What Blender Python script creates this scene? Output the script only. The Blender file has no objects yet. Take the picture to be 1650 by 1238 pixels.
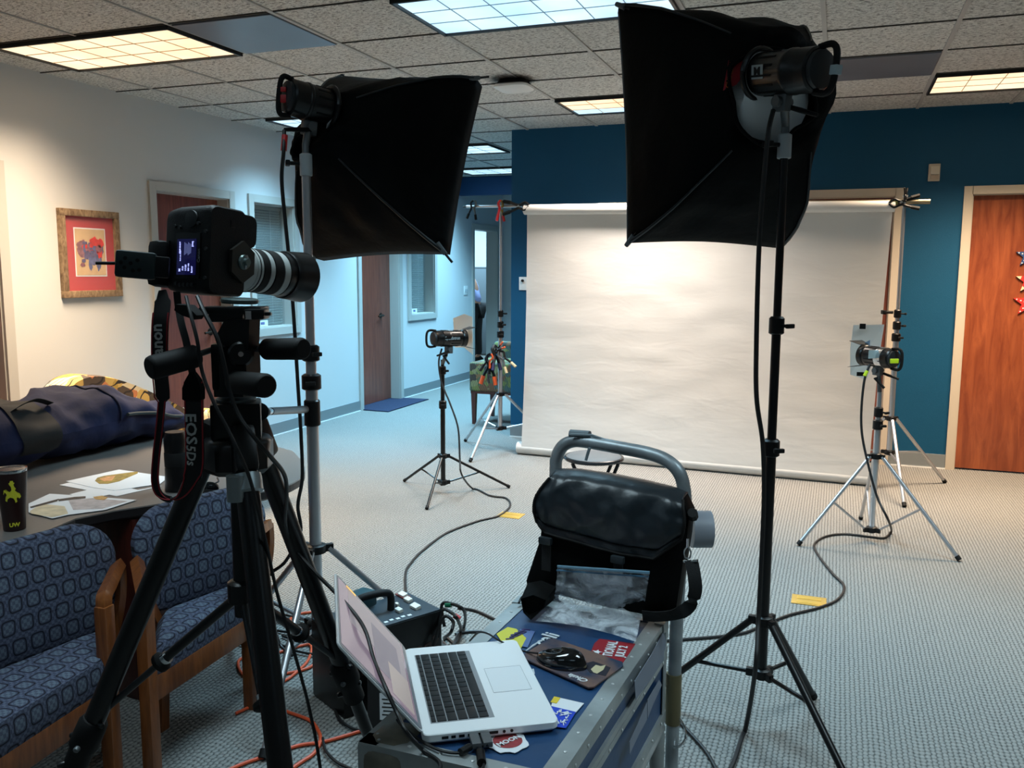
import bpy, bmesh, math, random
from mathutils import Vector, Matrix, noise
random.seed(7)
C = bpy.context.scene.collection
V = Vector
# ------------------------------------------------------------------ camera maths
F, YAW, PITCH, ROLL, EYE = 1404.6, -0.3556, 0.1292, 0.0047, 1.486
def axes():
    cy, sy, cp, sp, cr, sr = math.cos(YAW), math.sin(YAW), math.cos(PITCH), math.sin(PITCH), math.cos(ROLL), math.sin(ROLL)
    w = V((sy*cp, cy*cp, -sp)); r = V((cy, -sy, 0)); u = r.cross(w)
    return cr*r + sr*u, -sr*r + cr*u, w
RR, UU, WW = axes()
def at(x, y, Y=None, Z=None, X=None, plane=None):
    d = RR*((x-825)/F) - UU*((y-619)/F) + WW
    o = V((0, 0, EYE))
    if plane: p, n = plane; t = (p-o).dot(n)/d.dot(n)
    elif Y is not None: t = Y/d.y
    elif X is not None: t = X/d.x
    else: t = (Z-EYE)/d.z
    return o + d*t
LX, BY, CZ = -4.706, 7.267, 2.684
GX, GY, U = -4.3945, 4.2388, 0.6096
# ------------------------------------------------------------------ materials
MATS = {}
def lin(c): return tuple(((v/255)/12.92 if v/255 <= .04045 else ((v/255+.055)/1.055)**2.4) for v in c)
def mat(name, col, rough=.5, metal=0, spec=.5, bump=0, bscale=200, var=0, vscale=20, emit=None, estr=1, alpha=None, trans=0, aniso=None, sheen=0, coat=0):
    if name in MATS: return MATS[name]
    m = bpy.data.materials.new(name); m.use_nodes = True; nt = m.node_tree
    b = nt.nodes['Principled BSDF']; c = lin(col)
    b.inputs['Base Color'].default_value = (*c, 1); b.inputs['Roughness'].default_value = rough
    b.inputs['Metallic'].default_value = metal; b.inputs['Specular IOR Level'].default_value = spec
    b.inputs['Sheen Weight'].default_value = sheen; b.inputs['Coat Weight'].default_value = coat
    if trans: b.inputs['Transmission Weight'].default_value = trans
    if alpha is not None: b.inputs['Alpha'].default_value = alpha
    if emit: b.inputs['Emission Color'].default_value = (*lin(emit), 1); b.inputs['Emission Strength'].default_value = estr
    tc = None
    if bump or var: tc = nt.nodes.new('ShaderNodeTexCoord')
    if var:
        n = nt.nodes.new('ShaderNodeTexNoise'); n.inputs['Scale'].default_value = vscale; n.inputs['Detail'].default_value = 6
        mp = nt.nodes.new('ShaderNodeMapping'); nt.links.new(tc.outputs['Object'], mp.inputs['Vector'])
        if aniso: mp.inputs['Scale'].default_value = aniso
        nt.links.new(mp.outputs['Vector'], n.inputs['Vector'])
        r = nt.nodes.new('ShaderNodeMapRange'); r.inputs['From Min'].default_value = .3; r.inputs['From Max'].default_value = .7
        r.inputs['To Min'].default_value = 1-var; r.inputs['To Max'].default_value = 1+var*.6
        nt.links.new(n.outputs['Fac'], r.inputs['Value'])
        mx = nt.nodes.new('ShaderNodeMix'); mx.data_type = 'RGBA'; mx.blend_type = 'MULTIPLY'; mx.inputs[0].default_value = 1
        mx.inputs[6].default_value = (*c, 1); nt.links.new(r.outputs['Result'], mx.inputs[7])
        nt.links.new(mx.outputs[2], b.inputs['Base Color'])
    if bump:
        n2 = nt.nodes.new('ShaderNodeTexNoise'); n2.inputs['Scale'].default_value = bscale; n2.inputs['Detail'].default_value = 4
        nt.links.new(tc.outputs['Object'], n2.inputs['Vector'])
        bp = nt.nodes.new('ShaderNodeBump'); bp.inputs['Strength'].default_value = bump; bp.inputs['Distance'].default_value = .004
        nt.links.new(n2.outputs['Fac'], bp.inputs['Height']); nt.links.new(bp.outputs['Normal'], b.inputs['Normal'])
    MATS[name] = m; return m
class NT:
    "tiny node helper"
    def __init__(s, name, rough=.8):
        s.m = bpy.data.materials.new(name); s.m.use_nodes = True; s.t = s.m.node_tree; s.b = s.t.nodes['Principled BSDF']
        s.b.inputs['Roughness'].default_value = rough
        s.tc = s.t.nodes.new('ShaderNodeTexCoord').outputs['Object']; MATS[name] = s.m
    def n(s, typ, ins=None, **kw):
        nd = s.t.nodes.new('ShaderNode'+typ)
        for k, v in kw.items(): setattr(nd, k, v)
        for k, v in (ins or {}).items():
            if isinstance(v, bpy.types.NodeSocket): s.t.links.new(v, nd.inputs[k])
            else: nd.inputs[k].default_value = v
        return nd
    def mp(s, scale, rot=(0, 0, 0), loc=(0, 0, 0)): return s.n('Mapping', {'Vector': s.tc, 'Scale': scale, 'Rotation': rot, 'Location': loc}).outputs[0]
    def math(s, op, a, b=0): return s.n('Math', {0: a, 1: b}, operation=op).outputs[0]
    def rng(s, v, a, b, c, d): return s.n('MapRange', {0: v, 1: a, 2: b, 3: c, 4: d}).outputs[0]
    def mix(s, f, a, b, mode='MIX'): return s.n('Mix', {0: f, 6: a, 7: b}, data_type='RGBA', blend_type=mode).outputs[2]
    def col(s, c): s.t.links.new(c, s.b.inputs['Base Color'])
    def bump(s, h, st=.5, d=.005):
        bp = s.n('Bump', {'Height': h, 'Strength': st, 'Distance': d}); s.t.links.new(bp.outputs[0], s.b.inputs['Normal'])
def c4(c): return (*lin(c), 1)
def carpet_mat():
    k = NT('carpet loop pile', .95)
    sx = k.n('SeparateXYZ', {0: k.tc})
    # loop rows: alternating ribs
    wob = k.n('TexNoise', {'Vector': k.tc, 'Scale': 35, 'Detail': 2}).outputs[0]
    xx = k.math('ADD', sx.outputs[0], k.math('MULTIPLY', wob, .010))
    px2 = k.math('SUBTRACT', k.math('MULTIPLY', k.math('ABSOLUTE', k.math('SINE', k.math('MULTIPLY', xx, math.pi/.0165))), 2.4), 1.0)
    row = k.math('FLOOR', k.math('MULTIPLY', xx, 1/.0165))
    off = k.math('MULTIPLY', k.math('SINE', k.math('MULTIPLY', row, 12.9898)), 4.0)
    py = k.math('ABSOLUTE', k.math('SINE', k.math('ADD', k.math('MULTIPLY', k.math('ADD', sx.outputs[1], k.math('MULTIPLY', wob, .012)), math.pi/.021), off)))
    nz = k.n('TexNoise', {'Vector': k.tc, 'Scale': 170, 'Detail': 3}).outputs[0]
    nz2 = k.n('TexNoise', {'Vector': k.tc, 'Scale': 90, 'Detail': 3}).outputs[0]
    nb = k.n('TexNoise', {'Vector': k.tc, 'Scale': 1.2, 'Detail': 2}).outputs[0]
    h = k.math('ADD', k.math('MULTIPLY', k.math('ADD', px2, 1.0), .5), py)
    h = k.math('ADD', h, k.math('MULTIPLY', nz, 1.6))
    f = k.rng(h, 1.0, 2.5, 0, 1)
    c = k.mix(f, c4((26, 29, 31)), c4((136, 135, 131)))
    c = k.mix(k.rng(nz2, .4, .75, .0, .4), c, c4((96, 98, 97)))
    c = k.mix(k.rng(nb, .3, .7, 0, .12), c, c4((150, 140, 125)))
    k.col(c); k.bump(h, .7, .004); return k.m
def ceil_mat():
    k = NT('fissured ceiling tile', .95)
    a = k.n('TexNoise', {'Vector': k.mp((38, 90, 38)), 'Scale': 1.2, 'Detail': 4, 'Roughness': .7, 'Distortion': .6}).outputs[0]
    f = k.rng(a, .5, .6, 1, 0)
    b = k.n('TexNoise', {'Vector': k.tc, 'Scale': 160, 'Detail': 3}).outputs[0]
    c = k.mix(f, c4((112, 110, 106)), c4((226, 224, 218)))
    c = k.mix(k.rng(b, .4, .7, 0, .45), c, c4((140, 138, 133)))
    k.col(c); k.bump(k.math('ADD', f, b), .5, .004); return k.m
def wood_mat(name, c1, c2, sc=(3, 40, 3), rough=.4, ns=1.5, coat=.2):
    k = NT(name, rough)
    a = k.n('TexNoise', {'Vector': k.mp(sc), 'Scale': ns, 'Detail': 8, 'Roughness': .65, 'Distortion': .8}).outputs[0]
    b = k.n('TexNoise', {'Vector': k.tc, 'Scale': 2.5, 'Detail': 3}).outputs[0]
    c = k.mix(k.rng(a, .35, .68, 0, 1), c4(c1), c4(c2)); c = k.mix(k.rng(b, .4, .7, 0, .35), c, c4(c1))
    k.col(c); k.b.inputs['Coat Weight'].default_value = coat; k.bump(a, .08, .002); return k.m
def rug_fabric():
    "blue office-chair fabric: rows of rounded squares around small crosses"
    k = NT('blue patterned chair fabric', .95)
    uv = k.t.nodes.new('ShaderNodeUVMap').outputs[0]
    mp = k.n('Mapping', {'Vector': uv, 'Scale': (1/.052, 1/.060, 1)}).outputs[0]
    s = k.n('SeparateXYZ', {0: mp})
    row = k.math('FLOOR', s.outputs[1]); sh = k.math('MULTIPLY', k.math('MODULO', row, 2.0), .5)
    fx = k.math('SUBTRACT', k.math('FRACT', k.math('ADD', s.outputs[0], sh)), .5); fy = k.math('SUBTRACT', k.math('FRACT', s.outputs[1]), .5)
    ax = k.math('ABSOLUTE', fx); ay = k.math('ABSOLUTE', fy)
    d = k.math('POWER', k.math('ADD', k.math('POWER', ax, 4.0), k.math('POWER', ay, 4.0)), .25)
    ring = k.math('LESS_THAN', k.math('ABSOLUTE', k.math('SUBTRACT', d, .35)), .03)
    chk = k.n('TexChecker', {'Vector': k.n('Mapping', {'Vector': uv, 'Scale': (1/.052, 1/.06, 1)}).outputs[0], 'Scale': 6.0}).outputs[1]
    ins = k.math('MULTIPLY', k.math('LESS_THAN', d, .27), k.math('ADD', k.math('MULTIPLY', chk, .55), .25))
    cr = k.math('MULTIPLY', k.math('GREATER_THAN', d, .42), k.math('MULTIPLY', chk, .7))
    nz = k.n('TexNoise', {'Vector': k.tc, 'Scale': 500, 'Detail': 2}).outputs[0]
    base = k.mix(k.rng(nz, .3, .7, 0, 1), c4((46, 52, 74)), c4((72, 78, 98)))
    c = k.mix(ins, base, c4((98, 112, 126))); c = k.mix(cr, c, c4((90, 100, 120))); c = k.mix(ring, c, c4((14, 17, 30)))
    k.col(c); k.bump(nz, .4, .001); return k.m
def kilim(name, sc=9, green=False):
    k = NT(name, .9)
    mp = k.mp((sc, sc, sc), rot=(.3, .5, .6))
    vo = k.n('TexVoronoi', {'Vector': mp, 'Scale': 1.0}, distance='MANHATTAN').outputs[1]
    s = k.n('SeparateXYZ', {0: vo}).outputs[0]
    r = k.t.nodes.new('ShaderNodeValToRGB'); r.color_ramp.interpolation = 'CONSTANT'
    cols = [(0, (190, 162, 92)), (.2, (96, 104, 108)), (.35, (186, 120, 78)), (.52, (204, 194, 164)), (.68, (166, 140, 68)), (.82, (124, 96, 64)), (.92, (74, 64, 56))]
    if green: cols = [(0, (118, 120, 66)), (.2, (76, 90, 84)), (.38, (112, 78, 54)), (.55, (134, 130, 90)), (.7, (88, 94, 68)), (.84, (66, 58, 50)), (.93, (128, 94, 62))]
    e = r.color_ramp.elements
    while len(e) < len(cols): e.new(.5)
    for q, (p, c) in enumerate(cols): e[q].position = p; e[q].color = c4(c)
    k.t.links.new(s, r.inputs[0])
    w = k.n('TexWave', {'Vector': k.mp((sc*1.0,)*3, rot=(.5, .2, .3)), 'Scale': 1.0, 'Distortion': 6.0, 'Detail': 1.0}).outputs[1]
    c = k.mix(k.math('LESS_THAN', w, .045), r.outputs[0], c4((40, 36, 36)))
    k.col(c); return k.m
WALL = mat('white wall paint', (198, 199, 198), .75, spec=.3, bump=.15, bscale=300)
TEAL = mat('deep teal wall paint', (0, 74, 108), .62, spec=.35, bump=.25, bscale=260, var=.04, vscale=3)
TRIM = mat('grey painted trim', (178, 176, 170), .5)
TRIMW = mat('beige door casing', (196, 184, 166), .5)
BASE = mat('grey vinyl baseboard', (122, 128, 130), .5)
WHITE = mat('white plastic', (225, 225, 222), .4)
BLK = mat('black plastic', (6, 6, 7), .42, spec=.35)
BLKM = mat('black painted metal', (7, 7, 8), .32, spec=.45)
BLKF = mat('black ripstop fabric', (2, 3, 3), .7, spec=.12, bump=.5, bscale=30)
BLKR = mat('black rubber', (8, 8, 8), .7, spec=.3)
CORD = mat('black cord', (13, 13, 14), .5)
ORG = mat('orange cord', (206, 78, 40), .5)
ALU = mat('brushed aluminium', (196, 198, 202), .3, .85)
ALUM = mat('laptop aluminium', (236, 240, 242), .42, .15)
GALV = mat('galvanised steel', (168, 174, 174), .42, .5, var=.25, vscale=9, bump=.1, bscale=60)
STEEL = mat('worn steel tube', (150, 158, 162), .42, .5, var=.3, vscale=14)
WORN = mat('corroded steel corner', (128, 122, 108), .5, .2, var=.5, vscale=16)
CHROME = mat('chrome', (210, 212, 214), .15, 1)
GREYM = mat('grey cast metal', (96, 100, 102), .45, .4)
DGREY = mat('dark grey plastic', (30, 32, 34), .5)
BLUEP = mat('blue case laminate', (30, 66, 106), .42, var=.18, vscale=6, bump=.15, bscale=40)
DOORW = wood_mat('brown veneer door', (104, 54, 42), (138, 76, 58), (30, 30, 1.6))
DOORR = wood_mat('red cherry veneer door', (120, 54, 28), (164, 88, 50), (8, 8, 1.1), ns=2.2)
OAK = wood_mat('honey oak', (98, 50, 18), (146, 84, 38), (25, 25, 3))
MAHOG = wood_mat('dark cherry wood', (52, 16, 10), (84, 30, 20), (20, 20, 3))
FRAMEW = wood_mat('weathered barn wood', (96, 74, 52), (158, 134, 104), (14, 30, 14), .8, coat=0)
TABLE = mat('grey brown laminate', (112, 106, 102), .32, spec=.5, var=.05, vscale=80)
TEDGE = mat('dark table edge', (36, 33, 34), .4)
NAVY = mat('navy canvas', (17, 24, 60), .9, bump=1, bscale=16, var=.3, vscale=7)
NAVYM = mat('navy door mat', (22, 32, 60), .95, bump=.5, bscale=300)
WEB = mat('black webbing', (14, 16, 18), .8, bump=.3, bscale=400)
PAPERW = mat('seamless white paper', (222, 220, 216), .85, spec=.2)
PAPER = mat('white printer paper', (224, 228, 232), .6)
BRASS = mat('brass floor plate', (196, 160, 82), .45, .6)
RED = mat('red plastic', (190, 28, 30), .4)
ORH = mat('orange rubber grip', (222, 96, 50), .5)
GREEN = mat('green tape', (10, 110, 76), .5)
YEL = mat('yellow label', (214, 208, 40), .5)
YTOOL = mat('yellow tool case', (206, 152, 24), .5)
SKIN = mat('skin', (188, 140, 116), .5)
SHIRT = mat('pale blue shirt', (164, 176, 226), .8)
TROUS = mat('black trousers', (14, 14, 18), .8)
LINER = mat('white softbox liner', (228, 234, 236), .6, bump=.3, bscale=20)
SCREEN = mat('laptop screen glass', (30, 28, 36), .12, spec=.6, emit=(120, 108, 122), estr=.75)
GLASS = mat('window glass', (150, 160, 160), .05, alpha=.18)
FAB = rug_fabric(); KIL = kilim('kilim upholstery'); KILG = kilim('green kilim upholstery', 16, True)
CARPET = carpet_mat(); CEIL = ceil_mat()
GRIDW = mat('white ceiling grid', (176, 174, 170), .6)
GRIDD = mat('dark tile joint', (66, 62, 58), .8)
SILVP = mat('satin grey vent panel', (120, 122, 130), .35, .3, var=.1, vscale=2)
BLACKF = mat('black fixture rim', (10, 12, 14), .5)
# ------------------------------------------------------------------ mesh building
class MB:
    def __init__(s): s.b = bmesh.new()
    def box(s, c, size, R=None, bev=0):
        r = bmesh.ops.create_cube(s.b, size=1); vs = r['verts']
        M = Matrix.Translation(V(c)) @ (R.to_4x4() if R else Matrix()) @ Matrix.Diagonal((*size, 1))
        bmesh.ops.transform(s.b, matrix=M, verts=vs)
        if bev:
            es = list({e for v in vs for e in v.link_edges})
            bmesh.ops.bevel(s.b, geom=es, offset=bev, segments=3 if bev > .015 else 2, affect='EDGES', clamp_overlap=True, profile=.6)
        return s
    def quad(s, *p):
        s.b.faces.new([s.b.verts.new(q) for q in p]); return s
    def tube(s, pts, r, n=10, cap=True, ry=None, roll=0, up=None):
        "swept ring along points; r scalar or list"
        pts = [V(p) for p in pts]; N = len(pts)
        rs = r if isinstance(r, (list, tuple)) else [r]*N
        rings = []; prev = None
        for i, p in enumerate(pts):
            t = (pts[min(i+1, N-1)] - pts[max(i-1, 0)]).normalized()
            if up is not None: a = V(up) - V(up).dot(t)*t
            elif prev is None:
                a = V((0, 0, 1)) if abs(t.z) < .9 else V((1, 0, 0)); a = a - a.dot(t)*t
            else: a = prev - prev.dot(t)*t
            if a.length < 1e-6: a = t.orthogonal()
            a.normalize(); prev = a; b = t.cross(a)
            rad2 = rs[i]*(ry if ry else 1)
            rings.append([s.b.verts.new(p + a*math.cos(2*math.pi*k/n+roll)*rs[i] + b*math.sin(2*math.pi*k/n+roll)*rad2) for k in range(n)])
        for i in range(N-1):
            for k in range(n): s.b.faces.new((rings[i][k], rings[i][(k+1) % n], rings[i+1][(k+1) % n], rings[i+1][k]))
        if cap: s.b.faces.new(rings[0][::-1]); s.b.faces.new(rings[-1])
        return s
    def cyl(s, a, b, r, r2=None, n=20): return s.tube([a, b], [r, r if r2 is None else r2], n)
    def prof(s, a, b, prof, n=28):
        "lathe: prof list of (t along a->b in metres, radius)"
        a = V(a); d = (V(b)-a).normalized(); pts = [a+d*t for t, _ in prof]
        e = d.orthogonal().normalized(); f = d.cross(e); rings = []
        for (t, r), p in zip(prof, pts): rings.append([s.b.verts.new(p+(e*math.cos(2*math.pi*k/n)+f*math.sin(2*math.pi*k/n))*max(r, 1e-4)) for k in range(n)])
        for i in range(len(rings)-1):
            for k in range(n): s.b.faces.new((rings[i][k], rings[i][(k+1) % n], rings[i+1][(k+1) % n], rings[i+1][k]))
        s.b.faces.new(rings[0][::-1]); s.b.faces.new(rings[-1]); return s
    def grid(s, fn, nu, nv, closed=False):
        vs = [[s.b.verts.new(fn(i/nu, j/nv)) for j in range(nv+1)] for i in range(nu+1)]
        for i in range(nu):
            for j in range(nv): s.b.faces.new((vs[i][j], vs[i+1][j], vs[i+1][j+1], vs[i][j+1]))
        return s
    def loft(s, rings, cap=True, close=True):
        R = [[s.b.verts.new(p) for p in ring] for ring in rings]; n = len(R[0])
        for i in range(len(R)-1):
            for k in range(n if close else n-1): s.b.faces.new((R[i][k], R[i][(k+1) % n], R[i+1][(k+1) % n], R[i+1][k]))
        if cap: s.b.faces.new(R[0][::-1]); s.b.faces.new(R[-1])
        return s
    def plate(s, pts, off):
        "closed polygon extruded by vector off"
        a = [s.b.verts.new(p) for p in pts]; b = [s.b.verts.new(V(p)+V(off)) for p in pts]; n = len(a)
        s.b.faces.new(a[::-1]); s.b.faces.new(b)
        for k in range(n): s.b.faces.new((a[k], a[(k+1) % n], b[(k+1) % n], b[k]))
        return s
    def build(s, name, m, parent=None, smooth=True, mods=None, uv=None):
        bmesh.ops.recalc_face_normals(s.b, faces=s.b.faces)
        if uv:
            L = s.b.loops.layers.uv.new('UVMap'); eu, ev = uv
            for f in s.b.faces:
                for l in f.loops: l[L].uv = (l.vert.co.dot(eu), l.vert.co.dot(ev))
        me = bpy.data.meshes.new(name); s.b.to_mesh(me); s.b.free()
        o = bpy.data.objects.new(name, me); C.objects.link(o)
        if m: me.materials.append(m)
        if smooth:
            for p in me.polygons: p.use_smooth = True
            e = o.modifiers.new('es', 'EDGE_SPLIT'); e.split_angle = math.radians(38)
        if parent: link(o, parent)
        return o
def link(o, parent):
    o.parent = parent
    if parent.type == 'EMPTY': o.matrix_parent_inverse = Matrix.Translation(-parent.location)
def tag(o, label, cat, group=None):
    o['label'] = label; o['category'] = cat
    if group: o['group'] = group
    return o
def thing(name, label, cat, loc=(0, 0, 0), group=None):
    o = bpy.data.objects.new(name, None); C.objects.link(o); o.location = loc; o.empty_display_size = .1
    return tag(o, label, cat, group)
def struct(o): o['kind'] = 'structure'; return o
def lab(o, l): o['label'] = l; return o
def smooth_path(pts, n=8):
    P = [V(p) for p in pts]; out = []
    for i in range(len(P)-1):
        p0, p1, p2, p3 = P[max(i-1, 0)], P[i], P[i+1], P[min(i+2, len(P)-1)]
        for k in range(n):
            t = k/n
            out.append(.5*((2*p1)+(-p0+p2)*t+(2*p0-5*p1+4*p2-p3)*t*t+(-p0+3*p1-3*p2+p3)*t**3))
    out.append(P[-1]); return out
def RotZ(a): return Matrix.Rotation(a, 3, 'Z')
def basis(x, y=None, z=None):
    "rotation whose columns are the local axes; give x and an approximate z"
    x = V(x).normalized(); z = V(z or (0, 0, 1)); z = (z - z.dot(x)*x).normalized(); y = z.cross(x)
    return Matrix((x, y, z)).transposed()
def text(s, size, origin, ux, uy, m, parent, name='lettering', depth=.0006, off=0, align='CENTER', sx=1, shear=0):
    cu = bpy.data.curves.new('txt', 'FONT'); cu.body = s; cu.size = size; cu.extrude = depth; cu.offset = off
    cu.align_x = align; cu.align_y = 'CENTER'; cu.resolution_u = 2; cu.shear = shear
    o = bpy.data.objects.new('txt', cu); C.objects.link(o)
    dg = bpy.context.evaluated_depsgraph_get(); me = bpy.data.meshes.new_from_object(o.evaluated_get(dg))
    bpy.data.objects.remove(o); bpy.data.curves.remove(cu)
    ux = V(ux).normalized(); uy = V(uy); uy = (uy-uy.dot(ux)*ux).normalized(); uz = ux.cross(uy)
    M = Matrix((ux*sx, uy, uz)).transposed().to_4x4(); M.translation = V(origin); me.transform(M)
    me.name = name; me.materials.clear(); me.materials.append(m)
    t = bpy.data.objects.new(name, me); C.objects.link(t)
    if parent: link(t, parent)
    return t
def cord(name, pts, r, m, label, cat='cable', group=None, n=8):
    o = MB().tube([V((q.x, q.y, max(q.z, r*.95))) for q in smooth_path(pts)], r, n).build(name, m); return tag(o, label, cat, group)
def fl(x, y, z=.007): return at(x, y, Z=z)
# ================================================================== SETTING
X0, X1, Y0, Y1 = -8.0, 4.2, -3.2, 15.2
struct(MB().box(((X0+X1)/2, (Y0+Y1)/2, -.05), (X1-X0, Y1-Y0, .1)).build('floor', CARPET, smooth=False))
struct(MB().box(((X0+X1)/2, (Y0+Y1)/2, CZ+.06), (X1-X0, Y1-Y0, .1)).build('ceiling', CEIL, smooth=False))
g = MB()
for i in range(-5, 15):
    x = GX+U*i
    if X0 < x < X1: g.box((x, (Y0+Y1)/2, CZ+.0065), (.022 if i > 2 else .012, Y1-Y0, .009))
struct(g.build('trim_1', GRIDW, smooth=False))
g = MB()
for j in range(-12, 18):
    y = GY+U*j
    if Y0 < y < Y1: g.box(((X0+X1)/2, y, CZ+.0075), (X1-X0, .008, .007))
struct(g.build('trim_2', GRIDD, smooth=False))
def wall(name, m, axis, pos, thick, a0, a1, z1, holes, z0=0):
    "wall in plane axis=pos, extends thick away, along other axis a0..a1, with holes (h0,h1,zb,zt)"
    g = MB(); cuts = sorted({a0, a1, *[h[0] for h in holes], *[h[1] for h in holes]})
    for p, q in zip(cuts, cuts[1:]):
        hs = [h for h in holes if h[0] <= p+1e-6 and h[1] >= q-1e-6]
        segs = [(z0, z1)]
        if hs: h = hs[0]; segs = [(z0, h[2]), (h[3], z1)]
        for s0, s1 in segs:
            if s1-s0 < .001: continue
            c = ((p+q)/2, (s0+s1)/2)
            if axis == 'x': g.box((pos+thick/2, c[0], c[1]), (abs(thick), q-p, s1-s0))
            else: g.box((c[0], pos+thick/2, c[1]), (q-p, abs(thick), s1-s0))
    bmesh.ops.remove_doubles(g.b, verts=g.b.verts, dist=1e-5)
    return struct(g.build(name, m, smooth=False))
D1, D2, D3, D4 = (2.95, 3.86), (5.16, 5.99), (8.08, 8.94), (11.13, 12.0)
W1, W2 = (6.30, 6.90, .97, 2.06), (9.22, 9.87, .96, 2.05)
DH = 2.06
wall('wall_left', WALL, 'x', LX, -.16, Y0, 12.25, CZ+.02, [(*D1, 0, DH), (*D2, 0, DH), (*D3, 0, DH), (*D4, 0, DH), W1, W2])
wall('wall_hall_end', WALL, 'y', 12.22, .15, LX, -2.71, CZ+.02, [])
DR = (.885, 1.82); DM = (-.56, .372)
wall('wall_back', TEAL, 'y', BY, .16, -2.712, X1, CZ+.02, [(*DR, 0, 2.06), (*DM, 0, 2.06)])
wall('wall_hall_right', TEAL, 'x', -2.712, .16, BY+.16, 12.22, CZ+.02, [])
wall('wall_right', WALL, 'x', X1, .12, Y0, BY+.16, CZ+.02, [])
wall('wall_behind', WALL, 'y', Y0, -.12, X0, X1, CZ+.02, [])
wall('wall_office', WALL, 'y', 14.9, .12, X0, -2.7, CZ+.02, [])
wall('wall_office_side', WALL, 'x', X0, -.12, Y0, Y1, CZ+.02, [])
struct(MB().box(((LX-2.712)/2, 10.616+.06, 2.572), (-2.712-LX, .12, .228)).build('trim_3', mat('navy soffit paint', (0, 60, 104), .6), smooth=False))
# casings
def casing(name, m, axis, pos, h, z1, w=.062, d=.02, sgn=1, sill=None, jamb=.16):
    g = MB(); a, b = h
    zb = sill if sill is not None else 0
    def bx(a0, a1, s0, s1, out=d, inn=0):
        c = (a0+a1)/2; z = (s0+s1)/2
        if axis == 'x': g.box((pos+(out-inn)/2*sgn, c, z), (out+inn, a1-a0, s1-s0))
        else: g.box((c, pos+(out-inn)/2*sgn, z), (a1-a0, out+inn, s1-s0))
    lo = zb-(w if sill is not None else 0)
    bx(a-w, a+.004, lo, z1+w); bx(b-.004, b+w, lo, z1+w); bx(a, b, z1-.004, z1+w)
    if sill is not None: bx(a, b, zb-w, zb+.004)
    # jambs lining the opening
    t = .012
    bx(a, a+t, zb, z1, 0.001, jamb); bx(b-t, b, zb, z1, .001, jamb); bx(a, b, z1-t, z1, .001, jamb)
    if sill is not None: bx(a, b, zb, zb+t, .001, jamb)
    return struct(g.build(name, m, smooth=False))
casing('trim_4', TRIM, 'x', LX, D1, DH); casing('trim_5', TRIM, 'x', LX, D2, DH); casing('trim_6', TRIM, 'x', LX, D3, DH)
casing('trim_7', TRIM, 'x', LX, D4, DH)
casing('trim_8', TRIM, 'x', LX, W1[:2], W1[3], sill=W1[2]); casing('trim_9', TRIM, 'x', LX, W2[:2], W2[3], sill=W2[2])
casing('trim_10', TRIMW, 'y', BY, DR, 2.06, w=.055, sgn=-1); casing('trim_11', TRIMW, 'y', BY, DM, 2.06, w=.055, sgn=-1)
BRONZE = mat('dark bronze', (52, 44, 36), .35, .7)
def door(n, m, axis, pos, h, z1, hy, hm=BRONZE):
    a, b = h; d = .04
    if axis == 'x':
        o = MB().box((pos, (a+b)/2, z1/2+.003), (d, b-a-.026, z1-.02)).build('door_%d' % n, m, smooth=False)
        g = MB().cyl((pos+.02, hy, .98), (pos+.028, hy, .98), .03).cyl((pos+.02, hy, .98), (pos+.06, hy, .98), .012)
        g.tube([(pos+.06, hy+.01, .98), (pos+.065, hy-.05, .98), (pos+.06, hy-.11, .975)], .009)
    else:
        o = MB().box(((a+b)/2, pos, z1/2+.003), (b-a-.026, d, z1-.02)).build('door_%d' % n, m, smooth=False)
        g = MB().cyl((hy, pos-.02, .98), (hy, pos-.028, .98), .03).cyl((hy, pos-.02, .98), (hy, pos-.06, .98), .012)
        g.tube([(hy, pos-.06, .98), (hy+.06, pos-.065, .98), (hy+.11, pos-.06, .975)], .009)
    struct(o); h_ = g.build('door_handle', hm, o); return o
door(1, DOORW, 'x', LX-.13, D1, DH, D1[1]-.08); door(2, DOORW, 'x', LX-.12, D2, DH, D2[1]-.16)
door(3, DOORW, 'x', LX-.13, D3, DH, D3[1]-.24); door(4, DOORR, 'y', BY+.045, DR, 2.06, DR[1]-.08); door(5, DOORW, 'y', BY+.045, DM, 2.06, DM[0]+.08)
# windows with blinds
for n, w in ((1, W1), (2, W2)):
    a, b, z0, z1 = w
    g = MB()
    nsl = 44
    for k in range(nsl):
        z = z0+.03+(z1-z0-.07)*k/(nsl-1)
        g.box((LX-.135, (a+b)/2, z), (.004, b-a-.05, .021), Matrix.Rotation(.5, 3, 'Y'))
    g.box((LX-.135, (a+b)/2, z1-.03), (.03, b-a-.04, .03))
    o = struct(g.build('window_%d' % n, mat('blind slat', (170, 176, 172), .6), smooth=False))
    MB().box((LX-.155, (a+b)/2, (z0+z1)/2), (.006, b-a-.02, z1-z0-.02)).build('backing', mat('dark office beyond blind', (70, 78, 80), .9), o, False)
    MB().box((LX-.115, (a+b)/2, (z0+z1)/2), (.004, b-a-.02, z1-z0-.02)).build('window_pane', GLASS, o, False)
    for yy in (a+.17, b-.17): MB().box((LX-.131, yy, (z0+z1)/2), (.002, .004, z1-z0-.06)).build('ladder_cord', WHITE, o, False)
    ny = (a+.16) if n == 1 else (a+.20)
    t = thing('name_plate', 'small white name plate standing on the sill of the %s blinds window' % ('near' if n == 1 else 'far'), 'sign', (LX-.05, ny, z0+.013))
    MB().box((LX-.05, ny, z0+.013+.03), (.006, .15, .055)).build('plate', WHITE, t, False)
    text('8355', .028, (LX-.0455, ny, z0+.044), (0, 1, 0), (0, 0, 1), mat('blue ink', (70, 90, 160), .6), t, off=.0008)
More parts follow.
